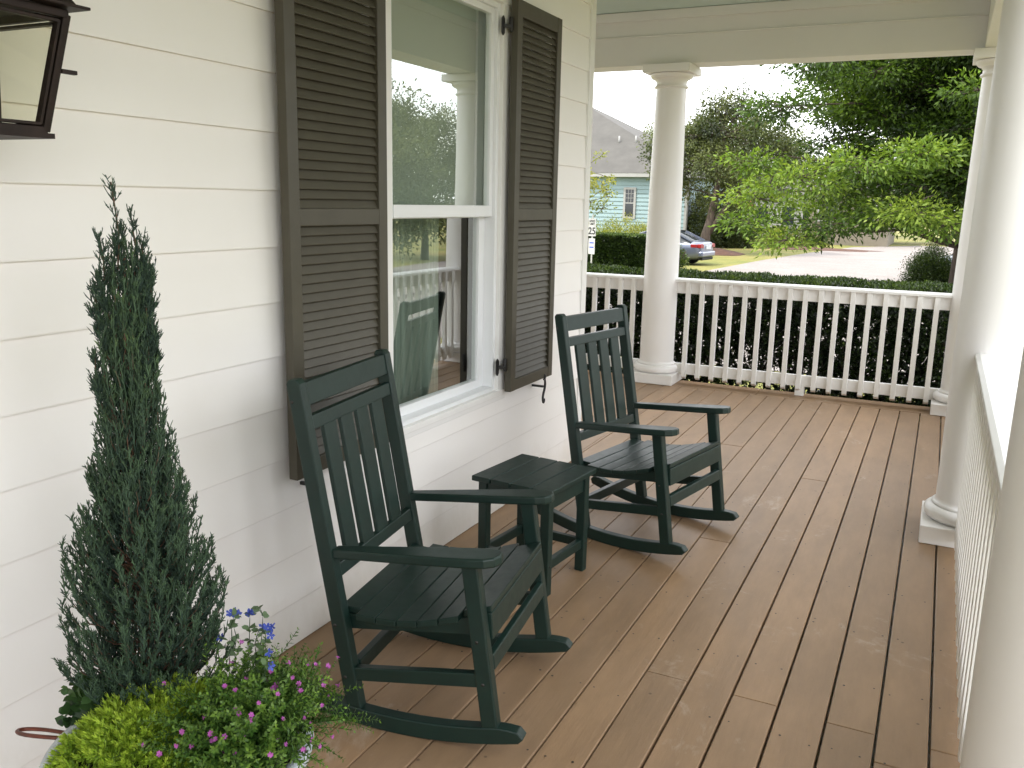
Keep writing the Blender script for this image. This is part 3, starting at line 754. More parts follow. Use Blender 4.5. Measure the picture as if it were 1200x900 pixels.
for i in range(nb):
    u = (i + rnd.random()) / nb
    h0 = .86 * u ** 1.15
    if h0 > .46 and rnd.random() < (h0 - .42) * 1.9: continue
    ang = rnd.uniform(0, 2 * PI); out = np.array([math.cos(ang), math.sin(ang), 0])
    rise = .10 + .08 * rnd.random() + .03 * (h0 > .5)
    hend = h0 + rise * (.75 + .5 * rnd.random())
    rad = envelope(hend) * (.40 + .62 * rnd.random() ** .5)
    if rnd.random() < .05: rad *= 1.15
    p0 = lean(h0) + np.array([0, 0, h0]); p3 = lean(hend) + out * rad + np.array([0, 0, hend])
    p1 = p0 + out * rad * .6 + np.array([0, 0, rise * .12]); p2 = p3 - np.array([0, 0, rise * .38]) - out * rad * .04
    T_ = np.linspace(0, 1, 9)[:, None]
    path = (1 - T_) ** 3 * p0 + 3 * (1 - T_) ** 2 * T_ * p1 + 3 * (1 - T_) * T_ ** 2 * p2 + T_ ** 3 * p3
    path += rng.normal(scale=.0022, size=path.shape)
    if i % 2 == 0: g.tube([tuple(q) for q in path[:7]], [.0024 * (1 - .09 * j) for j in range(7)], 4, False)
    frond(path, out, h0, 2 if h0 < .45 else 1, 3 if h0 < .5 else 2)
# a few upright leaders make the open, forked tip
for (hb, ht, dx, dy) in ((.78, 1.150, -.006, -.008), (.80, 1.075, .012, .022), (.84, 1.03, .020, .034), (.78, 1.04, -.020, -.034), (.80, .985, .026, .040), (.76, 1.0, -.012, .020), (.74, .94, -.034, -.044), (.70, .90, .034, .02), (.66, .86, .014, .050), (.62, .80, -.04, -.05)):
    n_ = 13; T_ = np.linspace(0, 1, n_); path = []
    for t in T_:
        h = hb + (ht - hb) * t; b0 = lean(h); sp = math.sin(min(1, t * 1.6) * PI / 2)
        path.append(np.array([b0[0] + dx * sp + .003 * math.sin(t * 11 + dx * 90), b0[1] + dy * sp + .003 * math.cos(t * 9), h]))
    path = np.array(path); g.tube([tuple(q) for q in path], [.0028 - .0016 * t for t in T_], 5)
    for j in range(1, n_):
        for s_ in range(3 if j < 9 else 2):
            a2 = rnd.uniform(0, 2 * PI); o2 = np.array([math.cos(a2), math.sin(a2), 0]); L = (.048 - .034 * j / n_) * rnd.uniform(.6, 1.15)
            q = path[j] + (path[j - 1] - path[j]) * rnd.random(); e2 = q + o2 * L * .42 + np.array([0, 0, L])
            sub = np.array([q + (e2 - q) * t + o2 * L * .10 * math.sin(PI * t) for t in np.linspace(0, 1, 5)]); frond(sub, o2, .9, 0 if j > 8 else 1, 1)
    A_ += list(path[3:-1]); B_ += list(path[4:]); r_ += [.0021] * (n_ - 4); ta_ += [.55] * (n_ - 4); tb_ += [.65] * (n_ - 4)
g.build('trunk', M['twig'], cy)
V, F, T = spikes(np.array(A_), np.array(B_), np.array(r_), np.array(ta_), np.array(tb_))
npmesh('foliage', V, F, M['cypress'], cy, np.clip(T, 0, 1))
print('cypress spikes', len(A_))

# --- yellow sedum at the front left of the pot -------------------------------
sdm = thing('sedum', 'bright yellow green needle leaved sedum at the front left of the pot', 'plant', (PX, PY, PZ))
Pn, Dn, Tn, Ln = [], [], [], []
for i in range(1250):
    for _ in range(30):
        x, y = rnd.uniform(-.25, .22), rnd.uniform(-.26, .2)
        # mound in the front left sector
        e_ = ((x + .015) / .190) ** 2 + ((y + .03) / .19) ** 2
        if e_ < 1: break
    z = .10 * math.sqrt(max(0, 1 - e_)) - .03 + rnd.uniform(-.022, .016)
    n_ = np.array([x + .03, y + .02, .10 + .1 * (1 - e_)]); n_ = n_ / np.linalg.norm(n_) + rng.normal(scale=.22, size=3); n_ /= np.linalg.norm(n_)
    base = np.array([x, y, z])
    u_ = np.cross(n_, [1, 0, .1]); u_ /= np.linalg.norm(u_); v_ = np.cross(n_, u_)
    hgt = rnd.uniform(.014, .028)
    for lvl in range(4):
        k_ = 6
        for k in range(k_):
            a = 2 * PI * (k + .5 * lvl) / k_ + rnd.uniform(-.2, .2); sp = 1.15 - .28 * lvl
            d = (u_ * math.cos(a) + v_ * math.sin(a)) * sp + n_ * (.25 + .3 * lvl)
            Pn.append(base + n_ * hgt * lvl / 3); Dn.append(d); Ln.append(rnd.uniform(.011, .017)); Tn.append(.28 + .14 * lvl + rnd.uniform(-.12, .18) + .1 * (1 - e_))
leaves('foliage', np.array(Pn), np.array(Dn), np.array(Ln), .0034, np.array(Tn), M['sedum'], sdm, fold=.3)

# --- mexican heather, front right -------------------------------------------
cu_ = thing('flowering_heather', 'bushy green plant with tiny magenta flowers spilling over the pot rim', 'plant', (PX, PY, PZ))
Pn, Dn, Tn, Ln, Nn_ = [], [], [], [], []
SA, SB = [], []; tips = []
for i in range(620):
    a = rnd.uniform(-.60 * PI, .5 * PI); el = rnd.random() ** .7 * 1.35
    out = np.array([math.cos(a) * math.sin(el + .12), math.sin(a) * math.sin(el + .12), math.cos(el + .12)])
    L = rnd.uniform(.115, .180) * (1 + .10 * math.sin(3 * a))
    root = np.array([.120 + rnd.uniform(-.055, .055), .055 + rnd.uniform(-.06, .06), .015])
    nseg = 13; pts = []; p = root.copy(); d = out + np.array([0, 0, .35]); d /= np.linalg.norm(d)
    drift = rng.normal(scale=.05, size=3)
    for j in range(nseg + 1):
        pts.append(p.copy()); d = d + drift * .5 + np.array([0, 0, -.035 * (el)]); d /= np.linalg.norm(d); p = p + d * L / nseg * 1.12
    pts = np.array(pts)
    SA += list(pts[:-1]); SB += list(pts[1:])
    for j in range(3, nseg + 1):
        dd = pts[j] - pts[j - 1]; dd /= np.linalg.norm(dd); s1 = np.cross(dd, rng.normal(size=3)); s1 /= np.linalg.norm(s1); s2 = np.cross(dd, s1)
        ss = s1 if j % 2 else s2
        for sg in (-1, 1):
            for rr in range(2 if j > 5 else 1):
                Pn.append(pts[j] - dd * rr * L / nseg * .5); Dn.append((ss if rr == 0 else (s2 if j % 2 else s1)) * sg + dd * .55); Ln.append(rnd.uniform(.009, .016) * (1 - .35 * (j > nseg - 1))); Nn_.append(dd)
                Tn.append(-.05 + .056 * j + rnd.uniform(-.14, .14) + .16 * (i % 5 == 0))
    tips.append((pts[-1], d, pts))
hl = leaves('foliage', np.array(Pn), np.array(Dn), np.array(Ln), .0050, np.array(Tn), M['cuphea'], cu_, fold=.12, normal=np.array(Nn_))
V, F, T = spikes(np.array(SA), np.array(SB), .0008, np.full(len(SA), .2), np.full(len(SA), .4)); npmesh('stems', V, F, M['cuphea'], cu_, T)
def flower(p, d, r0, mat, parent, npet=6):
    d = Vector(d).normalized(); u = d.orthogonal().normalized(); v = d.cross(u); g = MB(); p = Vector(p); vs = []; fs = []
    for k in range(npet):
        a = 2 * PI * k / npet + rnd.uniform(-.2, .2); o = u * math.cos(a) + v * math.sin(a); t = u * -math.sin(a) + v * math.cos(a); q = len(vs)
        vs += [p, p + o * r0 * .6 + t * r0 * .32 + d * r0 * .25, p + o * r0 + d * r0 * .25, p + o * r0 * .6 - t * r0 * .32 + d * r0 * .25]; fs.append((q, q + 1, q + 2, q + 3))
    g.add(vs, fs); g.tube([p - d * r0 * 1.1, p], [r0 * .12, r0 * .22], 5); g.build('flower', mat, parent)
k = 0
for (p, d, pts) in sorted(tips, key=lambda t: rnd.random()):
    if k >= 75: break
    rel = p - np.array([.12, .05, 0])
    if rel[0] < -.02 and rel[1] > .05: continue
    if p[2] < -.12: continue
    if rel[0] * .8 - rel[1] * .35 < rnd.uniform(-.05, .10): continue
    flower(p + rng.normal(scale=.004, size=3) + d * .004, d + rng.normal(scale=.4, size=3) + np.array([.3, -.4, .2]), rnd.uniform(.0045, .007), M['magenta'], cu_); k += 1

# --- blue flowered plant at the back ----------------------------------------
lo = thing('blue_flowered_plant', 'small upright plant with round leaves and bright blue flowers behind the heather', 'plant', (PX, PY, PZ))
Pn, Dn, Tn, Ln = [], [], [], []; SA, SB = [], []
spots = [(.02, .16), (.06, .17), (.10, .17), (.15, .13), (.18, .10), (.0, .13), (.05, .12), (.22, .06), (.12, .14)]
for i, (x, y) in enumerate(spots):
    hh = [.25, .25, .28, .25, .23, .20, .27, .22, .24][i] * .98; p = np.array([x * .7, y * .8, -.02]); d = np.array([x * .5, y * .5, 1.0]); prev = p
    for j in range(1, 10):
        q = p + d * hh * j / 9 + rng.normal(scale=.003, size=3); SA.append(prev); SB.append(q)
        for _ in range(4 if j > 3 else 2):
            Pn.append(q); Dn.append(rng.normal(size=3) * np.array([1, 1, .4]) + [0, 0, .25]); Ln.append(rnd.uniform(.012, .02)); Tn.append(.3 + .06 * j + rnd.uniform(-.2, .2))
        prev = q
    if i != 2:
        for _ in range(3 if i in (0, 1, 3) else 1): flower(prev + rng.normal(scale=.006, size=3) + [0, 0, .004], np.array([.5, -.6, .5]) + rng.normal(scale=.3, size=3), rnd.uniform(.009, .012), M['blue_petal'], lo, 5)
leaves('foliage', np.array(Pn), np.array(Dn), np.array(Ln), .011, np.array(Tn), M['lobelia'], lo, shape=2, fold=.1)
V, F, T = spikes(np.array(SA), np.array(SB), .0012, np.full(len(SA), .1), np.full(len(SA), .2)); npmesh('stems', V, F, M['lobelia'], lo, T)

# --- dark trailing plant at the left of the pot ------------------------------
mi = thing('trailing_ivy', 'dark green round leaved plant at the left rim of the pot by the wall', 'plant', (PX, PY, PZ))
Pn, Dn, Tn, Ln = [], [], [], []
for i in range(760):
    a = R(rnd.uniform(140, 192)); rr = .16 + .125 * rnd.random(); z = rnd.uniform(-.02, .075)
    Pn.append(np.array([rr * math.cos(a), rr * math.sin(a) , z])); Dn.append(np.array([math.cos(a), math.sin(a), .35]) + rng.normal(scale=.7, size=3)); Ln.append(rnd.uniform(.016, .030)); Tn.append(.25 + z * 5 + rnd.uniform(-.2, .35))
leaves('foliage', np.array(Pn), np.array(Dn), np.array(Ln), np.array(Ln) * .8, np.array(Tn), M['mint'], mi, shape=2, fold=.12)

# =================================================================== surroundings
def crown_leaves(clumps, sub, per, L, W_, sig, flat=.5, droop=.0, seedtint=.35, back=None):
    """clumps: list of (x,y,z,r,rz). returns arrays and twig endpoints"""
    Pn, Dn, Tn, tw = [], [], [], []
    for (cx, cy_, cz, r, rz) in clumps:
        k = max(6, int(sub * (r ** 1.6)))
        q = unit(rng.normal(size=(k, 3))) * (rng.random((k, 1)) ** .45)
        ctr = np.array([cx, cy_, cz]) + q * np.array([r, r, rz])
        ctr[:, 2] -= droop * (np.linalg.norm(q[:, :2], axis=1) ** 2) * r
        ct_ = rng.normal(scale=.16) - (.20 if back is not None and cy_ > back else 0)  # rear clumps tinted darker: crown shade put into the leaf colour
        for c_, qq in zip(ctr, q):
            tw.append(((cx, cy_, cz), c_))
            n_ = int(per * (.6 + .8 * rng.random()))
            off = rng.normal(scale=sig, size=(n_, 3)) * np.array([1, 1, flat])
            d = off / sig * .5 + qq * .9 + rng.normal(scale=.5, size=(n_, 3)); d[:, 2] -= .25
            Pn.append(c_ + off); Dn.append(d); Tn.append(seedtint + ct_ + .16 * qq[2] + .16 * np.linalg.norm(qq) + rng.normal(scale=.12, size=n_))  # lighter tops and outsides, darker insides: sun and shade put into the tint
    return np.concatenate(Pn), np.concatenate(Dn), np.concatenate(Tn), tw
def limb(g, a, b, r0, r1, wob=.12, n=7, sag=0.15):
    a = np.array(a, float); b = np.array(b, float); L = np.linalg.norm(b - a); T_ = np.linspace(0, 1, n)
    pts = [a + (b - a) * t + np.array([0, 0, sag * L * math.sin(PI * t)]) + rng.normal(scale=wob * L * .09, size=3) * (0 < t < 1) for t in T_]
    g.tube([tuple(q) for q in pts], [r0 + (r1 - r0) * t for t in T_], 6)
def make_tree(name, label, cat, base, trunk, clumps, sub, per, L, W_, sig, mat, group=None, tr=.2, droop=0, flat=.5, seedtint=.35, twigs=.5, back=None):
    t = thing(name, label, cat, base, 0, group); g = MB()
    bx0, by0, bz0 = base
    loc = [(c[0] - bx0, c[1] - by0, c[2] - bz0, c[3], c[4]) for c in clumps]
    tp = [np.array(q, float) for q in trunk]
    g.tube([tuple(q) for q in tp], [tr * (1.25 if i == 0 else 1) * (1 - .65 * i / (len(tp) - 1)) for i in range(len(tp))], 10)
    for c in loc:
        cc = np.array(c[:3]); dists = [np.linalg.norm((cc - q) * np.array([1, 1, 1.6])) + (3 if q[2] > cc[2] + .5 else 0) for q in tp[1:]]
        j = int(np.argmin(dists)) + 1; limb(g, tp[j], cc, tr * .24, .012, sag=.06)
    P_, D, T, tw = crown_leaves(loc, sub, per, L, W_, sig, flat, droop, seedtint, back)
    for a, b2 in tw:
        if rnd.random() < twigs: g.tube([tuple(a), tuple((np.array(a) + b2) / 2 + rng.normal(scale=.05, size=3)), tuple(b2)], [.014, .010, .004], 3, False)
    g.build('trunk', M['bark'], t)
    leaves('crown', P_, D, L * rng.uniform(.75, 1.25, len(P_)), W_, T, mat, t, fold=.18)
    return t
def rand_clumps(c, rad, n, r0, r1, flatness, zmin=-9, shell=.55):
    out = []
    while len(out) < n:
        q = rng.normal(size=3); q /= np.linalg.norm(q); q *= rng.random() ** shell
        p = np.array(c) + q * np.array(rad)
        if p[2] < zmin: continue
        r = rng.uniform(r0, r1); out.append((p[0], p[1], p[2], r, r * flatness))
    return out
# big oak over the drive
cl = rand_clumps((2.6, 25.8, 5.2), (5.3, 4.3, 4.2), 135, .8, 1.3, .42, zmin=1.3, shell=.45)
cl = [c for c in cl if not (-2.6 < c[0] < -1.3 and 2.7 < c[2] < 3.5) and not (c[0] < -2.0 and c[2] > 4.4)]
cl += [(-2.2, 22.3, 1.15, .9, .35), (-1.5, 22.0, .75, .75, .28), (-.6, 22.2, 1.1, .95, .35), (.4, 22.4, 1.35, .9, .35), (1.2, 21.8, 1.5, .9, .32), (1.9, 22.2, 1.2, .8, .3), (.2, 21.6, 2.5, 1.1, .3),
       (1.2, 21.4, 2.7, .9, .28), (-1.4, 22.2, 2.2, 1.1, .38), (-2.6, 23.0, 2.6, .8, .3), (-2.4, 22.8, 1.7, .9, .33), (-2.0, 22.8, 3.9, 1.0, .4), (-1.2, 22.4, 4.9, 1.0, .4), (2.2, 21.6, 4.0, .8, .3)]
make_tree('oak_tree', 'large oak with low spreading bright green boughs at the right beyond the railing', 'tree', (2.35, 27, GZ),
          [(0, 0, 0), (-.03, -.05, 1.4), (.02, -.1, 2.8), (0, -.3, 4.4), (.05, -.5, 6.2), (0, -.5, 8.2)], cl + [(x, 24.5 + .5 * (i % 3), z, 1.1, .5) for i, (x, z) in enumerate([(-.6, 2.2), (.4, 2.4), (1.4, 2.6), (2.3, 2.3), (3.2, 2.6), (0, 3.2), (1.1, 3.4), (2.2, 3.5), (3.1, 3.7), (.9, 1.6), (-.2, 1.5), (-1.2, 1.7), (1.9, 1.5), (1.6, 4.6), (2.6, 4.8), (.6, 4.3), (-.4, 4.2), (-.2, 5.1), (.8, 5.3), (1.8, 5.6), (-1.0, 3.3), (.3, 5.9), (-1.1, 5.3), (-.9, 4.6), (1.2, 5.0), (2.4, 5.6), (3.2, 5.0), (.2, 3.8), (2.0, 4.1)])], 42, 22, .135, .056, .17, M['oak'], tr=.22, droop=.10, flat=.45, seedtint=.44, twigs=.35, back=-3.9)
# small evergreen oak near the parked car
cl = rand_clumps((-8.6, 46, 4.0), (3.7, 3.2, 2.75), 60, .7, 1.15, .75, zmin=1.5, shell=.42)
make_tree('evergreen_oak', 'rounded dark green tree with forked leaning trunk behind the parked sedan', 'tree', (-9.15, 45.2, GZ),
          [(0, 0, 0), (.05, 0, .9), (.22, .1, 1.7), (.35, .3, 2.8), (.45, .5, 4.2), (.5, .6, 5.8)], cl, 38, 20, .15, .075, .2, M['liveoak'], tr=.27, flat=.8, seedtint=.56, twigs=.3)
g = MB(); g.tube([(-9.08, 45.2, -.1), (-8.5, 45.4, 1.0), (-7.9, 45.7, 1.9), (-7.2, 46.2, 2.9)], [.15, .13, .11, .07], 8); g.tube([(-9.05, 45.2, .3), (-8.95, 45.3, 1.3), (-8.7, 45.3, 2.3)], [.15, .12, .09], 8)
o = g.build('limb', M['bark'], bpy.data.objects['evergreen_oak']); o.location = (9.15, -45.2, -GZ)
def mound(name, cx, cy_, rx, ry, h, mat):
    g = MB(); n = 28; vs = [(cx, cy_, GZ + h)]; fs = []
    rings = [(.35, .85), (.7, .45), (1, 0.0)]
    for ri, (t, hh) in enumerate(rings):
        for k in range(n):
            a = 2 * PI * k / n; w_ = 1 + .08 * math.sin(3 * a + cx) + .05 * math.sin(7 * a)
            vs.append((cx + rx * t * w_ * math.cos(a), cy_ + ry * t * w_ * math.sin(a), GZ + h * hh + .014))
    fs += [(0, 1 + k, 1 + (k + 1) % n) for k in range(n)]
    for ri in range(2):
        fs += [(1 + ri * n + k, 1 + (ri + 1) * n + k, 1 + (ri + 1) * n + (k + 1) % n, 1 + ri * n + (k + 1) % n) for k in range(n)]
    g.smooth = True; g.add(vs, fs); struct(g.build(name, mat))
mound('mulch_bed', -1.5, 8.7, 5.0, 1.35, .05, M['mulch']); mound('mulch_bed', -8.9, 45.2, 1.9, 2.0, .28, M['mulch']); mound('mulch_bed', 2.0, 28.2, 1.6, 2.4, .10, M['mulch']); mound('mulch_bed', -7.5, 54.5, 6.5, 1.8, .12, M['mulch']); mound('mulch_bed', 2.6, 9.2, 1.4, 1.6, .06, M['mulch'])

# hedges ---------------------------------------------------------------------
def make_hedge(name, label, x0, x1, y0, y1, z1, n, L, mat, see=0, tintb=.35, core=True):
    h = thing(name, label, 'hedge', ((x0 + x1) / 2, (y0 + y1) / 2, GZ)); cx, cy_ = (x0 + x1) / 2, (y0 + y1) / 2
    q = rng.random((n, 3)); face = rng.random(n)
    X = x0 + (x1 - x0) * q[:, 0]; Y = y0 + (y1 - y0) * q[:, 1]; Z = GZ + (z1 - GZ) * q[:, 2]
    dep = rng.exponential(.05, n)
    m1 = face < .42; Y[m1] = y0 + dep[m1]; m2 = (face >= .42) & (face < .72); Z[m2] = z1 - dep[m2] * .8; m3 = (face >= .72) & (face < .80); Y[m3] = y1 - dep[m3]
    m4 = (face >= .80) & (face < .84); X[m4] = x1 - dep[m4]
    und = .02 * np.sin(X * 5.1) + .015 * np.sin(X * 11.3 + 1) + .015 * np.sin(X * 23 + Z * 9)
    Y = Y + und * (Y < cy_); Z = Z + .006 * np.sin(X * 7.7) + .006 * np.sin(X * 17 + 2)
    keep = np.ones(n, bool)
    if see: hz = (Z - GZ) / (z1 - GZ); hole = np.exp(-((X - .35) / .75) ** 2 - ((hz - .42) / .20) ** 2) + .6 * np.exp(-((X + .95) / .35) ** 2 - ((hz - .4) / .16) ** 2); keep = rng.random(n) < np.clip(1.1 - hole * (.66 + .42 * np.sin(X * 9.3 + Z * 4) * np.sin(Z * 13 + X * 3)), .12, 1)
    out = np.stack([np.zeros(n), -(m1 * 1.0) + m3 * 1.0, m2 * 1.2 + .15], 1)
    D = out + rng.normal(scale=.75, size=(n, 3))
    T = tintb + (.20 * np.exp(-((Z - GZ) / (z1 - GZ) - .30) ** 2 / .02) if see else 0) + .30 * m2 + rng.normal(scale=.16, size=n) - .1 * (~(m1 | m2)) + .08 * np.sin(X * 9 + Z * 7)  # see-through hedge: low band tinted lighter, sunlit leaves put into the colour
    P_ = np.stack([X - cx, Y - cy_, Z - GZ], 1)[keep]
    leaves('foliage', P_, D[keep], L * rng.uniform(.7, 1.3, keep.sum()), L * .55, T[keep], mat, h, fold=.15)
    g = MB()
    for i in range(int((x1 - x0) * 9)):
        x = rnd.uniform(x0, x1) - cx; y = rnd.uniform(y0 + .2, y1 - .2) - cy_; hh = z1 - GZ - .15
        for _ in range(3): g.tube([(x, y, 0), (x + rnd.uniform(-.1, .1), y + rnd.uniform(-.08, .08), hh * .4), (x + rnd.uniform(-.3, .3), y + rnd.uniform(-.25, .25), hh * rnd.uniform(.7, 1))], [.012, .009, .004], 4, False)
    g.build('stems', M['bark'], h)['kind'] = 'stuff'
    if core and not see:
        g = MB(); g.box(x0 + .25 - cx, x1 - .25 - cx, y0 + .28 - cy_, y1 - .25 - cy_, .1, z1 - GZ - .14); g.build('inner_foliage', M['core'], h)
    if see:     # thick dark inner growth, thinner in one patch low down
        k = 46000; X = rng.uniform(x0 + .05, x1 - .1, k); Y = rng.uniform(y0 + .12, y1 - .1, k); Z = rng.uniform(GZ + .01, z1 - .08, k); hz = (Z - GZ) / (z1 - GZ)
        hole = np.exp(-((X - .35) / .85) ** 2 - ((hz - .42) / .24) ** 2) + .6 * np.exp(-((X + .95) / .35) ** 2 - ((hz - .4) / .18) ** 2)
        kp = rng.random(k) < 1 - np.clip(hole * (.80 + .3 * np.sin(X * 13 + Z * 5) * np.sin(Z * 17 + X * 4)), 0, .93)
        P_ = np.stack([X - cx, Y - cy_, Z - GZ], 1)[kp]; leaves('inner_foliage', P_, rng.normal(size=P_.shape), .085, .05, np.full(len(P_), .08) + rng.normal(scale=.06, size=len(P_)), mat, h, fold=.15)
    return h
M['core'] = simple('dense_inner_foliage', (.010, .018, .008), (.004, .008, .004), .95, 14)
make_hedge('clipped_hedge', 'clipped dark hedge right behind the end railing of the porch', -5.2, 2.35, 8.1, 8.95, .865, 170000, .030, M['hedge'], see=1)
make_hedge('clipped_hedge', 'tall dark clipped hedge block beside the speed limit sign', -10.6, -7.15, 31.2, 33.0, .33, 30000, .085, M['hedge'], tintb=.45)
# bushes ---------------------------------------------------------------------
def make_bush(label, c, r, h, n, L, mat, group=None, tintb=.5, name='bush'):
    b_ = thing(name, label, 'bush', (c[0], c[1], GZ), 0, group)
    k = max(10, int(n / 26)); q = unit(rng.normal(size=(k, 3))); q[:, 2] = np.abs(q[:, 2]); q *= rng.random((k, 1)) ** .3
    lump = 1 + .12 * np.sin(q[:, 0] * 7 + c[0]) * np.cos(q[:, 1] * 6)
    ctr = q * np.array([r, r, h * .94]) * lump[:, None] + np.array([0, 0, .03])
    idx = rng.integers(0, k, n); off = rng.normal(scale=.09 * r + .03, size=(n, 3)); P_ = ctr[idx] + off; P_[:, 2] = np.maximum(P_[:, 2], .02)
    D = q[idx] + rng.normal(scale=.6, size=(n, 3)) + [0, 0, .3]
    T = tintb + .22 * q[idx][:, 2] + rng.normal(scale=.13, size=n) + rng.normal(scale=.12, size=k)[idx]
    leaves('foliage', P_, D, L * rng.uniform(.7, 1.3, n), L * .5, T, mat, b_, fold=.15)
    g = MB()
    for i in range(9):
        a = rnd.uniform(0, 2 * PI); g.tube([(0, 0, 0), (.35 * r * math.cos(a), .35 * r * math.sin(a), h * .4), (.75 * r * math.cos(a), .75 * r * math.sin(a), h * .75)], [.02, .014, .005], 4, False)
    g.build('stems', M['bark'], b_)['kind'] = 'stuff'; return b_
make_bush('yellow green shrub at the left end behind the tall hedge', (-13.0, 38.5), 1.1, 1.55, 4200, .09, M['ybush'], 'shrubs in front of the blue house')
make_bush('yellow green shrub in the middle behind the tall hedge', (-11.4, 37.6), 1.0, 1.5, 4000, .09, M['ybush'], 'shrubs in front of the blue house', .42)
make_bush('tallest bright green shrub below the blue house window', (-13.0, 43.5), 1.25, 1.75, 4200, .09, M['ybush'], 'shrubs in front of the blue house', .62)
make_bush('bright green shrub right below the corner of the blue house', (-11.6, 42.6), .95, 1.55, 3500, .09, M['ybush'], 'shrubs in front of the blue house', .6)
for x, y, r, h, tb_, lab in [(-12.4, 53, 1.25, 1.35, .2, 'olive shrub left of the forked tree trunk'), (-10.6, 54, 1.1, 1.25, .3, 'olive shrub just behind the forked tree trunk'), (-8.9, 53.2, 1.35, 1.6, .25, 'largest reddish olive shrub right of the forked tree trunk'),
                              (-7.1, 54.6, 1.0, 1.2, .35, 'small shrub at the end of the mulch bed'), (-5.3, 56, 1.1, 1.2, .15, 'dull shrub seen under the big oak boughs')]:
    make_bush(lab, (x, y), r, h, 2600, .11, M['ybush'], 'shrubs along the far mulch bed', tb_)
make_bush('dense dark round bush beside the big oak trunk', (1.62, 29.6), .74, 1.34, 26000, .05, M['hedge'], None, .5)
make_bush('small leafy shrub at the end of the tall hedge beside the sedan', (-7.05, 32.6), .42, .95, 1500, .08, M['hedge'], None, .6)
make_bush('tall dark evergreen shrub against the corner of the blue house', (-10.55, 50.6), .95, 3.7, 9000, .13, M['liveoak'], 'tall shrubs beside the blue house', .30)
make_bush('second tall dark shrub, between the blue house and the forked tree', (-9.1, 52.4), 1.1, 3.2, 9000, .13, M['liveoak'], 'tall shrubs beside the blue house', .35)
# young tree at the left
cl = rand_clumps((-10.05, 30.2, 2.05), (1.45, 1.3, 1.25), 16, .32, .5, .55, shell=.5)
cl += [(-8.9, 30.0, 1.75, .4, .16), (-9.15, 30.0, 1.3, .4, .2), (-9.3, 30, 3.1, .22, .2)]
make_tree('young_tree', 'young tree with light green leaves at the house corner, above the speed limit sign', 'tree', (-10.3, 30.3, GZ), [(0, 0, 0), (.02, 0, 1.2), (.1, 0, 2.2), (.1, 0, 3.4)], cl, 34, 9, .12, .06, .09, M['ybush'], tr=.05, seedtint=.6)

# distant trees, each its own thing -----------------------------------------
cl = rand_clumps((0, 0, 5.4), (4.2, 4.2, 4.0), 55, 1.0, 1.7, .7, zmin=1.8, shell=.4)
far0 = make_tree('shade_tree', 'broad green tree behind the blue house, right of its corner', 'tree', (0, 0, 0), [(0, 0, 0), (0, .1, 2), (.1, 0, 4), (0, 0, 7.5)], cl, 20, 17, .19, .10, .28, M['liveoak'], 'trees in the distance', tr=.25, flat=.7, seedtint=.52, twigs=.15)
far0.location = (-17.5, 74, GZ)
spots = [((-11.5, 84), .95, 'broad green tree behind the white house with the red umbrella'), ((-4.5, 82), .8, 'green tree between the white house and the tan house'), ((1.8, 70), .85, 'green tree beyond the road to the right of the tan house'), ((5.2, 72), .9, 'green tree beyond the road behind the big oak trunk'),
         ((-24, 88), 1.1, 'tall green tree far behind the blue house'), ((13.5, 22), .55, 'broad tree reflected in the upper window pane'), ((18, 14), .6, 'tree across the road to the right of the porch'),
         ((17, 31), .6, 'tree across the road beyond the big oak'), ((21, 4), 1.0, 'tree across the road beside the porch'), ((27, 24), .8, 'tall tree behind the trees across the road'), ((9.5, 34), 1.0, 'tree hidden behind the big oak'),
         ((20, 44), .75, 'tall tree at the far end of the road')]
for (x, y), s_, lab in spots:
    t = copy_tree(far0); t['label'] = lab; t.location = (x, y, GZ); t.rotation_euler.z = rnd.uniform(0, 6.28); t.scale = (s_, s_, s_ * rnd.uniform(.9, 1.1))

# blue house -----------------------------------------------------------------
bh = thing('blue_house', 'pale blue clapboard house with grey hip roof left of the far column', 'house', (-17.5, 56, GZ))
ox, oy = -17.5, 56
g = MB()
x0, x1, y0, y1 = -33 - ox, -11.45 - ox, 50 - oy, 62 - oy; H_ = 3.95; st = .23
for k in range(int(H_ / st) + 1):
    za = k * st; zb = min(za + st, H_)
    g.prism([(y0 - .045, za), (y0 - .002, zb), (y0 + .1, zb), (y0 + .1, za)], x0, x1, 'x'); g.prism([(x1 + .045, za), (x1 + .002, zb), (x1 - .1, zb), (x1 - .1, za)], y0 + .1, y1, 'y')
g.box(x0, x0 + .1, y0 + .1, y1, 0, H_); g.box(x0 + .1, x1 - .1, y1 - .1, y1, 0, H_)
g.build('wall', M['blue_siding'], bh)
e = .5; pz = .74; rx0, rx1, ry0, ry1 = x0 - e, x1 + e, y0 - e, y1 + e; hw = (ry1 - ry0) / 2; zr = H_ + .18
g = MB(); ym = (ry0 + ry1) / 2
g.add([(rx0, ry0, zr), (rx1, ry0, zr), (rx1, ry1, zr), (rx0, ry1, zr), (rx0 + hw * .9, ym, zr + hw * pz), (rx1 - 9.7, ym, zr + hw * pz)], [(0, 1, 5, 4), (1, 2, 5), (2, 3, 4, 5), (3, 0, 4), (3, 2, 1, 0)])
rf = g.build('roof', M['roofing'], bh)
g = MB(); g.box(rx0, rx1, ry0 + .02, ry0 + .06, H_ - .05, zr - .004); g.box(rx1 - .06, rx1 - .02, ry0 + .06, ry1, H_ - .05, zr - .004); g.box(rx0, rx1 - .06, ry0 + .06, y0 - .03, H_ - .05, H_ - .02); g.build('fascia', M['white_far'], bh)
g = MB(); g.box(x1 - .12, x1 + .03, y0 - .075, y0 - .047, 0, H_ - .06); g.box(x1 + .047, x1 + .07, y0 - .047, y0 + .12, 0, H_ - .06); g.build('corner_board', M['white_far'], bh)
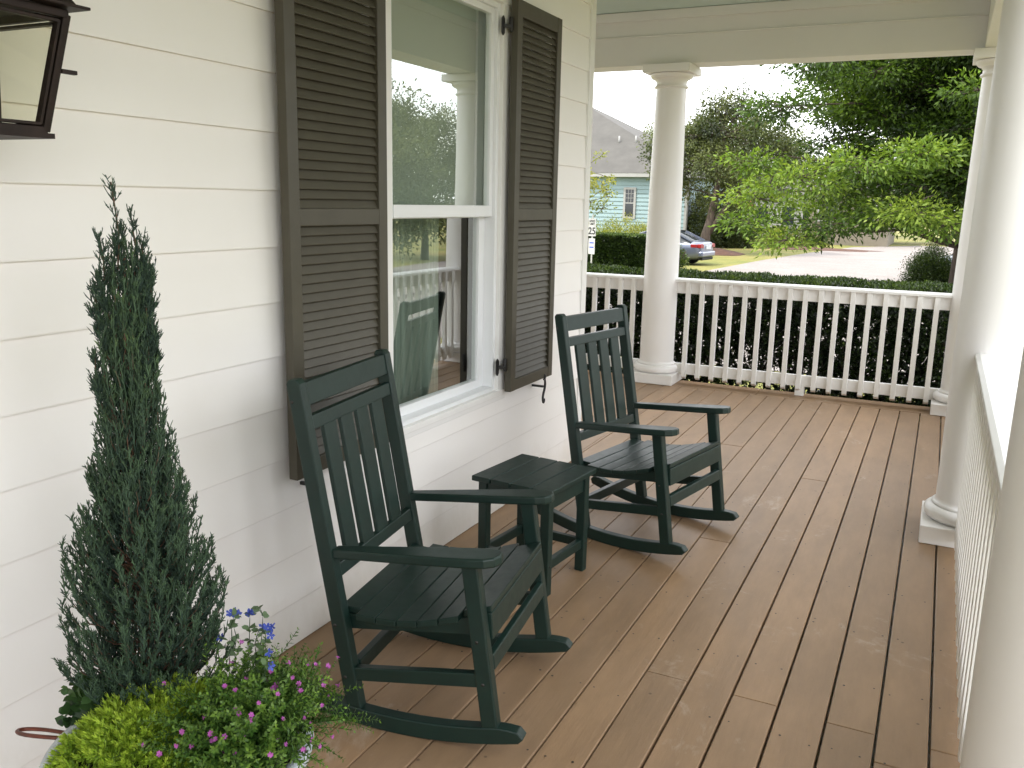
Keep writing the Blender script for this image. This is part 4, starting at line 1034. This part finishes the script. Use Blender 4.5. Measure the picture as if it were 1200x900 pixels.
g = MB(); wx0, wx1, wz0, wz1 = -15.08 - ox, -14.58 - ox, 1.65, 3.2
g.box(wx0 - .13, wx0, y0 - .09, y0 - .047, wz0 - .12, wz1 + .12); g.box(wx1, wx1 + .13, y0 - .09, y0 - .047, wz0 - .12, wz1 + .12); g.box(wx0, wx1, y0 - .09, y0 - .047, wz1, wz1 + .12); g.box(wx0, wx1, y0 - .09, y0 - .047, wz0 - .12, wz0); g.box(wx0, wx1, y0 - .08, y0 - .052, 2.40, 2.46)
for i in (1, 2): g.box(wx0 + i * .166 - .01, wx0 + i * .166 + .01, y0 - .075, y0 - .061, 2.46, wz1)
for i in (1, 2): g.box(wx0, wx1, y0 - .074, y0 - .062, 2.46 + i * .245, 2.48 + i * .245)
wf = g.build('window', M['white_far'], bh)
g = MB(); g.box(wx0, wx1, y0 - .060, y0 - .050, wz0, wz1); g.build('pane', M['carglass'], wf)
for x in (-16.35 - ox, -15.3 - ox):
    yy = y0 + 2.0; g = MB(); zz = zr + (yy - ry0) * pz; g.tube([(x, yy, zz - .1), (x, yy, zz + .38)], .05, 8); g.build('vent_pipe', M['white_far'], rf)
# white house and tan house in the distance
def far_house(name, label, x0, x1, y0, y1, H_, wall, wins, pitch=.55):
    cx, cy_ = (x0 + x1) / 2, (y0 + y1) / 2; h = thing(name, label, 'house', (cx, cy_, GZ)); g = MB(); g.box(x0 - cx, x1 - cx, y0 - cy_, y1 - cy_, 0, H_); g.build('wall', wall, h)
    e = .4; a, b2, c, d = x0 - cx - e, x1 - cx + e, y0 - cy_ - e, y1 - cy_ + e; hh = (d - c) / 2; g = MB()
    g.add([(a, c, H_ + .01), (b2, c, H_ + .01), (b2, d, H_ + .01), (a, d, H_ + .01), (a + hh, 0, H_ + hh * pitch), (b2 - hh, 0, H_ + hh * pitch)], [(0, 1, 5, 4), (1, 2, 5), (2, 3, 4, 5), (3, 0, 4), (3, 2, 1, 0)]); g.build('roof', M['roofing'], h)
    for (wx, wz, ww, wh) in wins:
        g = MB(); g.box(wx - ww / 2 - .1, wx + ww / 2 + .1, c + e - .05, c + e - .003, wz - .1, wz + wh + .1); f = g.build('window', M['white_far'], h)
        g = MB(); g.box(wx - ww / 2, wx + ww / 2, c + e - .06, c + e - .051, wz, wz + wh); g.build('pane', M['carglass'], f)
    return h
far_house('white_house', 'white house far behind the forked tree', -14.5, -6.8, 72, 80, 3.3, M['white_far'], [(-.6, 1.0, .9, 1.4), (1.4, 1.0, .9, 1.4), (2.9, .9, .8, 1.9)], .5)
far_house('tan_house', 'tan house partly hidden behind the big oak boughs', -6.4, -1.4, 62, 70, 3.5, M['tan_far'], [(-1.3, 1.6, 1.1, 1.3), (1.0, 1.6, 1.1, 1.3)], .45)
um = thing('patio_umbrella', 'folded red patio umbrella in front of the white house', 'umbrella', (-12.3, 68, GZ))
g = MB(); g.tube([(0, 0, 0), (0, 0, 3.3)], .03, 8); g.build('pole', M['post'], um)
g = MB(); n = 16; prof = [(.04, 3.3), (.95, 2.75), (1.25, 2.35)]
vs = []; fs = []
for j, (r_, z) in enumerate(prof):
    for k in range(n): a = 2 * PI * k / n; rr = r_ * (1 if k % 2 else .93); vs.append((rr * math.cos(a), rr * math.sin(a), z - (0 if k % 2 else .06) * j))
for j in range(2): fs += [(j * n + k, j * n + (k + 1) % n, (j + 1) * n + (k + 1) % n, (j + 1) * n + k) for k in range(n)]
g.add(vs, fs); g.build('canopy', M['red_cloth'], um); um['label'] = 'open red patio umbrella in front of the white house'
fn = thing('picket_fence', 'low dark fence in front of the white house', 'fence', (-9.6, 66, GZ)); g = MB()
for i in range(40): g.box(-2.6 + i * .14, -2.54 + i * .14, -.01, .01, 0, .95)
g.build('pickets', M['iron'], fn)
g = MB(); g.box(-2.65, 3.0, .011, .04, .75, .82); g.box(-2.65, 3.0, .011, .04, .15, .22); g.build('fence_rail', M['iron'], fn)

# speed limit sign -----------------------------------------------------------
sg = thing('speed_limit_sign', 'white speed limit 25 sign on a grey post beside the tall hedge', 'sign', (-9.50, 30.0, GZ), R(-20))
g = MB(); g.box(-.025, .025, -.0, .03, 0, 2.0); g.build('post', M['post'], sg)
g = MB(); g.box(-.17, .17, -.014, -.002, 1.24, 1.86); pl_ = g.build('sign_plate', M['sign'], sg, bevel=.002)
g = MB(); g.box(-.15, .15, -.014, -.002, .60, 1.16); pl2 = g.build('lower_plate', M['sign'], sg, bevel=.002)
g = MB()
for z in (.98, .82): g.box(-.09, .10, -.0185, -.015, z, z + .05)
g.build('blue_marking', M['blue_ink'], pl2)
def text(body, size, x, y, z, mat, parent, bold=.01):
    cv = bpy.data.curves.new('lettering', 'FONT'); cv.body = body; cv.size = size; cv.align_x = 'CENTER'; cv.extrude = .0015; cv.offset = bold
    to = bpy.data.objects.new('tmp', cv); col.objects.link(to); dg = bpy.context.evaluated_depsgraph_get(); me = bpy.data.meshes.new_from_object(to.evaluated_get(dg)); bpy.data.objects.remove(to)
    o = bpy.data.objects.new('lettering', me); me.materials.clear(); me.materials.append(mat); col.objects.link(o); o.parent = parent; o.location = (x, y, z); o.rotation_euler = (R(90), 0, 0); return o
text('SPEED', .10, 0, -.017, 1.735, M['black'], pl_, .002); text('LIMIT', .10, 0, -.017, 1.635, M['black'], pl_, .002); text('25', .34, 0, -.017, 1.31, M['black'], pl_, .008)

# cars -----------------------------------------------------------------------
def make_sedan(label, paint):
    """length along x, rear at +x; wheels on z=0"""
    c = thing('parked_car', label, 'car', (0, 0, 0), 0)
    # side outlines: (x, sill z, shoulder z, half width)
    st = [(-2.25, .36, .58, .60), (-2.15, .26, .66, .74), (-1.9, .20, .74, .83), (-1.4, .18, .83, .875), (-.9, .18, .90, .89), (-.3, .18, .93, .895), (.4, .18, .95, .895), (1.1, .18, .97, .885), (1.6, .20, .985, .87), (1.95, .24, .98, .83), (2.15, .28, .95, .76), (2.24, .36, .88, .66)]
    vs = []; fs = []; m = 12
    for (x, a, b2, w_) in st:
        h = b2 - a
        half = [(w_ * .0, a), (w_ * .80, a), (w_ * .96, a + h * .10), (w_ * 1.0, a + h * .38), (w_ * .995, a + h * .66), (w_ * .95, a + h * .86), (w_ * .84, a + h * .97), (w_ * .45, b2 + .02), (0, b2 + .03)]
        ring = [(x, y, z) for y, z in half] + [(x, -y, z) for y, z in half[-2:0:-1]]
        vs += ring
    m = len(vs) // len(st)
    for i in range(len(st) - 1):
        for k in range(m): fs.append((i * m + k, i * m + (k + 1) % m, (i + 1) * m + (k + 1) % m, (i + 1) * m + k))
    fs.append(tuple(range(m))); fs.append(tuple(range((len(st) - 1) * m, len(st) * m)))
    g = MB(); g.smooth = True; g.add(vs, fs); body = g.build('body', paint, c)
    sd2 = body.modifiers.new('sub', 'SUBSURF'); sd2.levels = 1; sd2.render_levels = 2
    # cabin of glass and the painted roof over it
    cb = [(-1.05, .92, .80), (-.45, 1.28, .70), (.0, 1.395, .64), (.55, 1.42, .63), (1.0, 1.36, .63), (1.45, 1.16, .68), (1.80, 1.0, .74)]
    def cab(z_in, wi):
        vs = []; fs = []
        for (x, z, w_) in cb:
            w_ -= wi; z -= z_in; vs += [(x, -.82 + wi if z > .95 else -.82, .90), (x, -w_ - .06, z - .10), (x, -w_ + .06, z), (x, w_ - .06, z), (x, w_ + .06, z - .10), (x, .82 - wi if z > .95 else .82, .90)]
        for i in range(len(cb) - 1):
            for k in range(5): fs.append((i * 6 + k, i * 6 + k + 1, (i + 1) * 6 + k + 1, (i + 1) * 6 + k))
        return vs, fs
    g = MB(); g.smooth = True; g.add(*cab(.012, .012)); g.build('windows', M['carglass'], c)
    g = MB(); g.smooth = True
    rv = [(x, z, w_) for (x, z, w_) in cb[1:6]]; vs = []; fs = []
    for (x, z, w_) in rv: vs += [(x, -w_ - .065, z - .12), (x, -w_ + .05, z + .006), (x, 0, z + .02), (x, w_ - .05, z + .006), (x, w_ + .065, z - .12)]
    for i in range(1, len(rv) - 2):
        for k in range(4): fs.append((i * 5 + k, i * 5 + k + 1, (i + 1) * 5 + k + 1, (i + 1) * 5 + k))
    g.add(vs, fs); g.build('roof', paint, c)
    g = MB()
    for s in (1, -1):   # pillars
        g = MB()
        g.bar((-1.02, s * .80, .92), (-.02, s * .645, 1.385), .05, .035); g.bar((1.78, s * .78, .98), (.98, s * .645, 1.34), .08, .04); g.bar((.28, s * .83, .93), (.30, s * .66, 1.39), .05, .03)
        g.build('pillar', paint, c)
    for s in (1, -1):
        for x in (-1.42, 1.28):
            g = MB(); pr = [(.16, -.10), (.29, -.11), (.325, -.08), (.325, .08), (.29, .11), (.16, .10)]
            Mx = Matrix.Translation((x, s * .80, .325)) @ Matrix.Rotation(R(90), 4, 'X'); gg = MB(); gg.lathe([(r_, z) for r_, z in pr], 0, 0, 28); g.smooth = True; g.add([Mx @ Vector(v) for v in gg.v], gg.f)
            wl = g.build('wheel', M['rubber'], c)
            g = MB(); gg = MB(); gg.lathe([(.0, .085), (.05, .09), (.20, .07), (.215, .095)], 0, 0, 28)
            for k in range(5):
                a = 2 * PI * k / 5; gg.bar((.05 * math.cos(a), .05 * math.sin(a), .092), (.19 * math.cos(a), .19 * math.sin(a), .088), .05, .02)
            Mx2 = Matrix.Translation((x, s * .80, .325)) @ Matrix.Rotation(R(90 * s), 4, 'X'); g.add([Mx2 @ Vector(v) for v in gg.v], gg.f); g.build('rim', M['alloy'], wl)
            g = MB(); g.tube([(x, s * .70, .33), (x, s * .902, .33)], .375, 24); 
    for s in (1, -1):
        g = MB(); g.prism([(s * .48, .70), (s * .80, .72), (s * .79, .86), (s * .60, .88), (s * .46, .82)], 2.05, 2.235, 'x'); g.box(1.80, 2.06, min(s * .80, s * .845), max(s * .80, s * .845), .73, .86); g.build('tail_light', M['tail'], c, bevel=.015)
        g = MB(); g.prism([(s * .45, .56), (s * .74, .58), (s * .76, .66), (s * .5, .64)], -2.25, -2.05, 'x'); g.build('headlight', M['chrome'], c, bevel=.015)
        g = MB(); g.bar((-.62, s * .90, .96), (-.60, s * 1.02, .98), .12, .11); g.build('mirror', paint, c, bevel=.02)
    g = MB(); g.box(2.20, 2.262, -.26, .26, .66, .80); g.build('number_plate', M['plate'], c, bevel=.004)
    g = MB(); g.box(2.02, 2.29, -.74, .74, .34, .58); g.build('bumper', paint, c, bevel=.07, seg=4)
    g = MB(); g.box(2.0, 2.25, -.60, .60, .22, .335); g.build('bumper_insert', M['rubber'], c, bevel=.03)
    g = MB(); g.box(2.245, 2.262, -.40, .40, .835, .86); g.build('trim', M['chrome'], c, bevel=.004)
    return c
car = make_sedan('grey blue sedan parked on the grass, rear end showing right of the column', M['car'])
car.location = (-8.95, 36.3, GZ); car.rotation_euler.z = R(-7)
car2 = copy_tree(car); car2['label'] = 'dark car mostly hidden behind the round bush at the oak trunk'; car2.location = (3.3, 34.2, GZ); car2.rotation_euler.z = R(6)
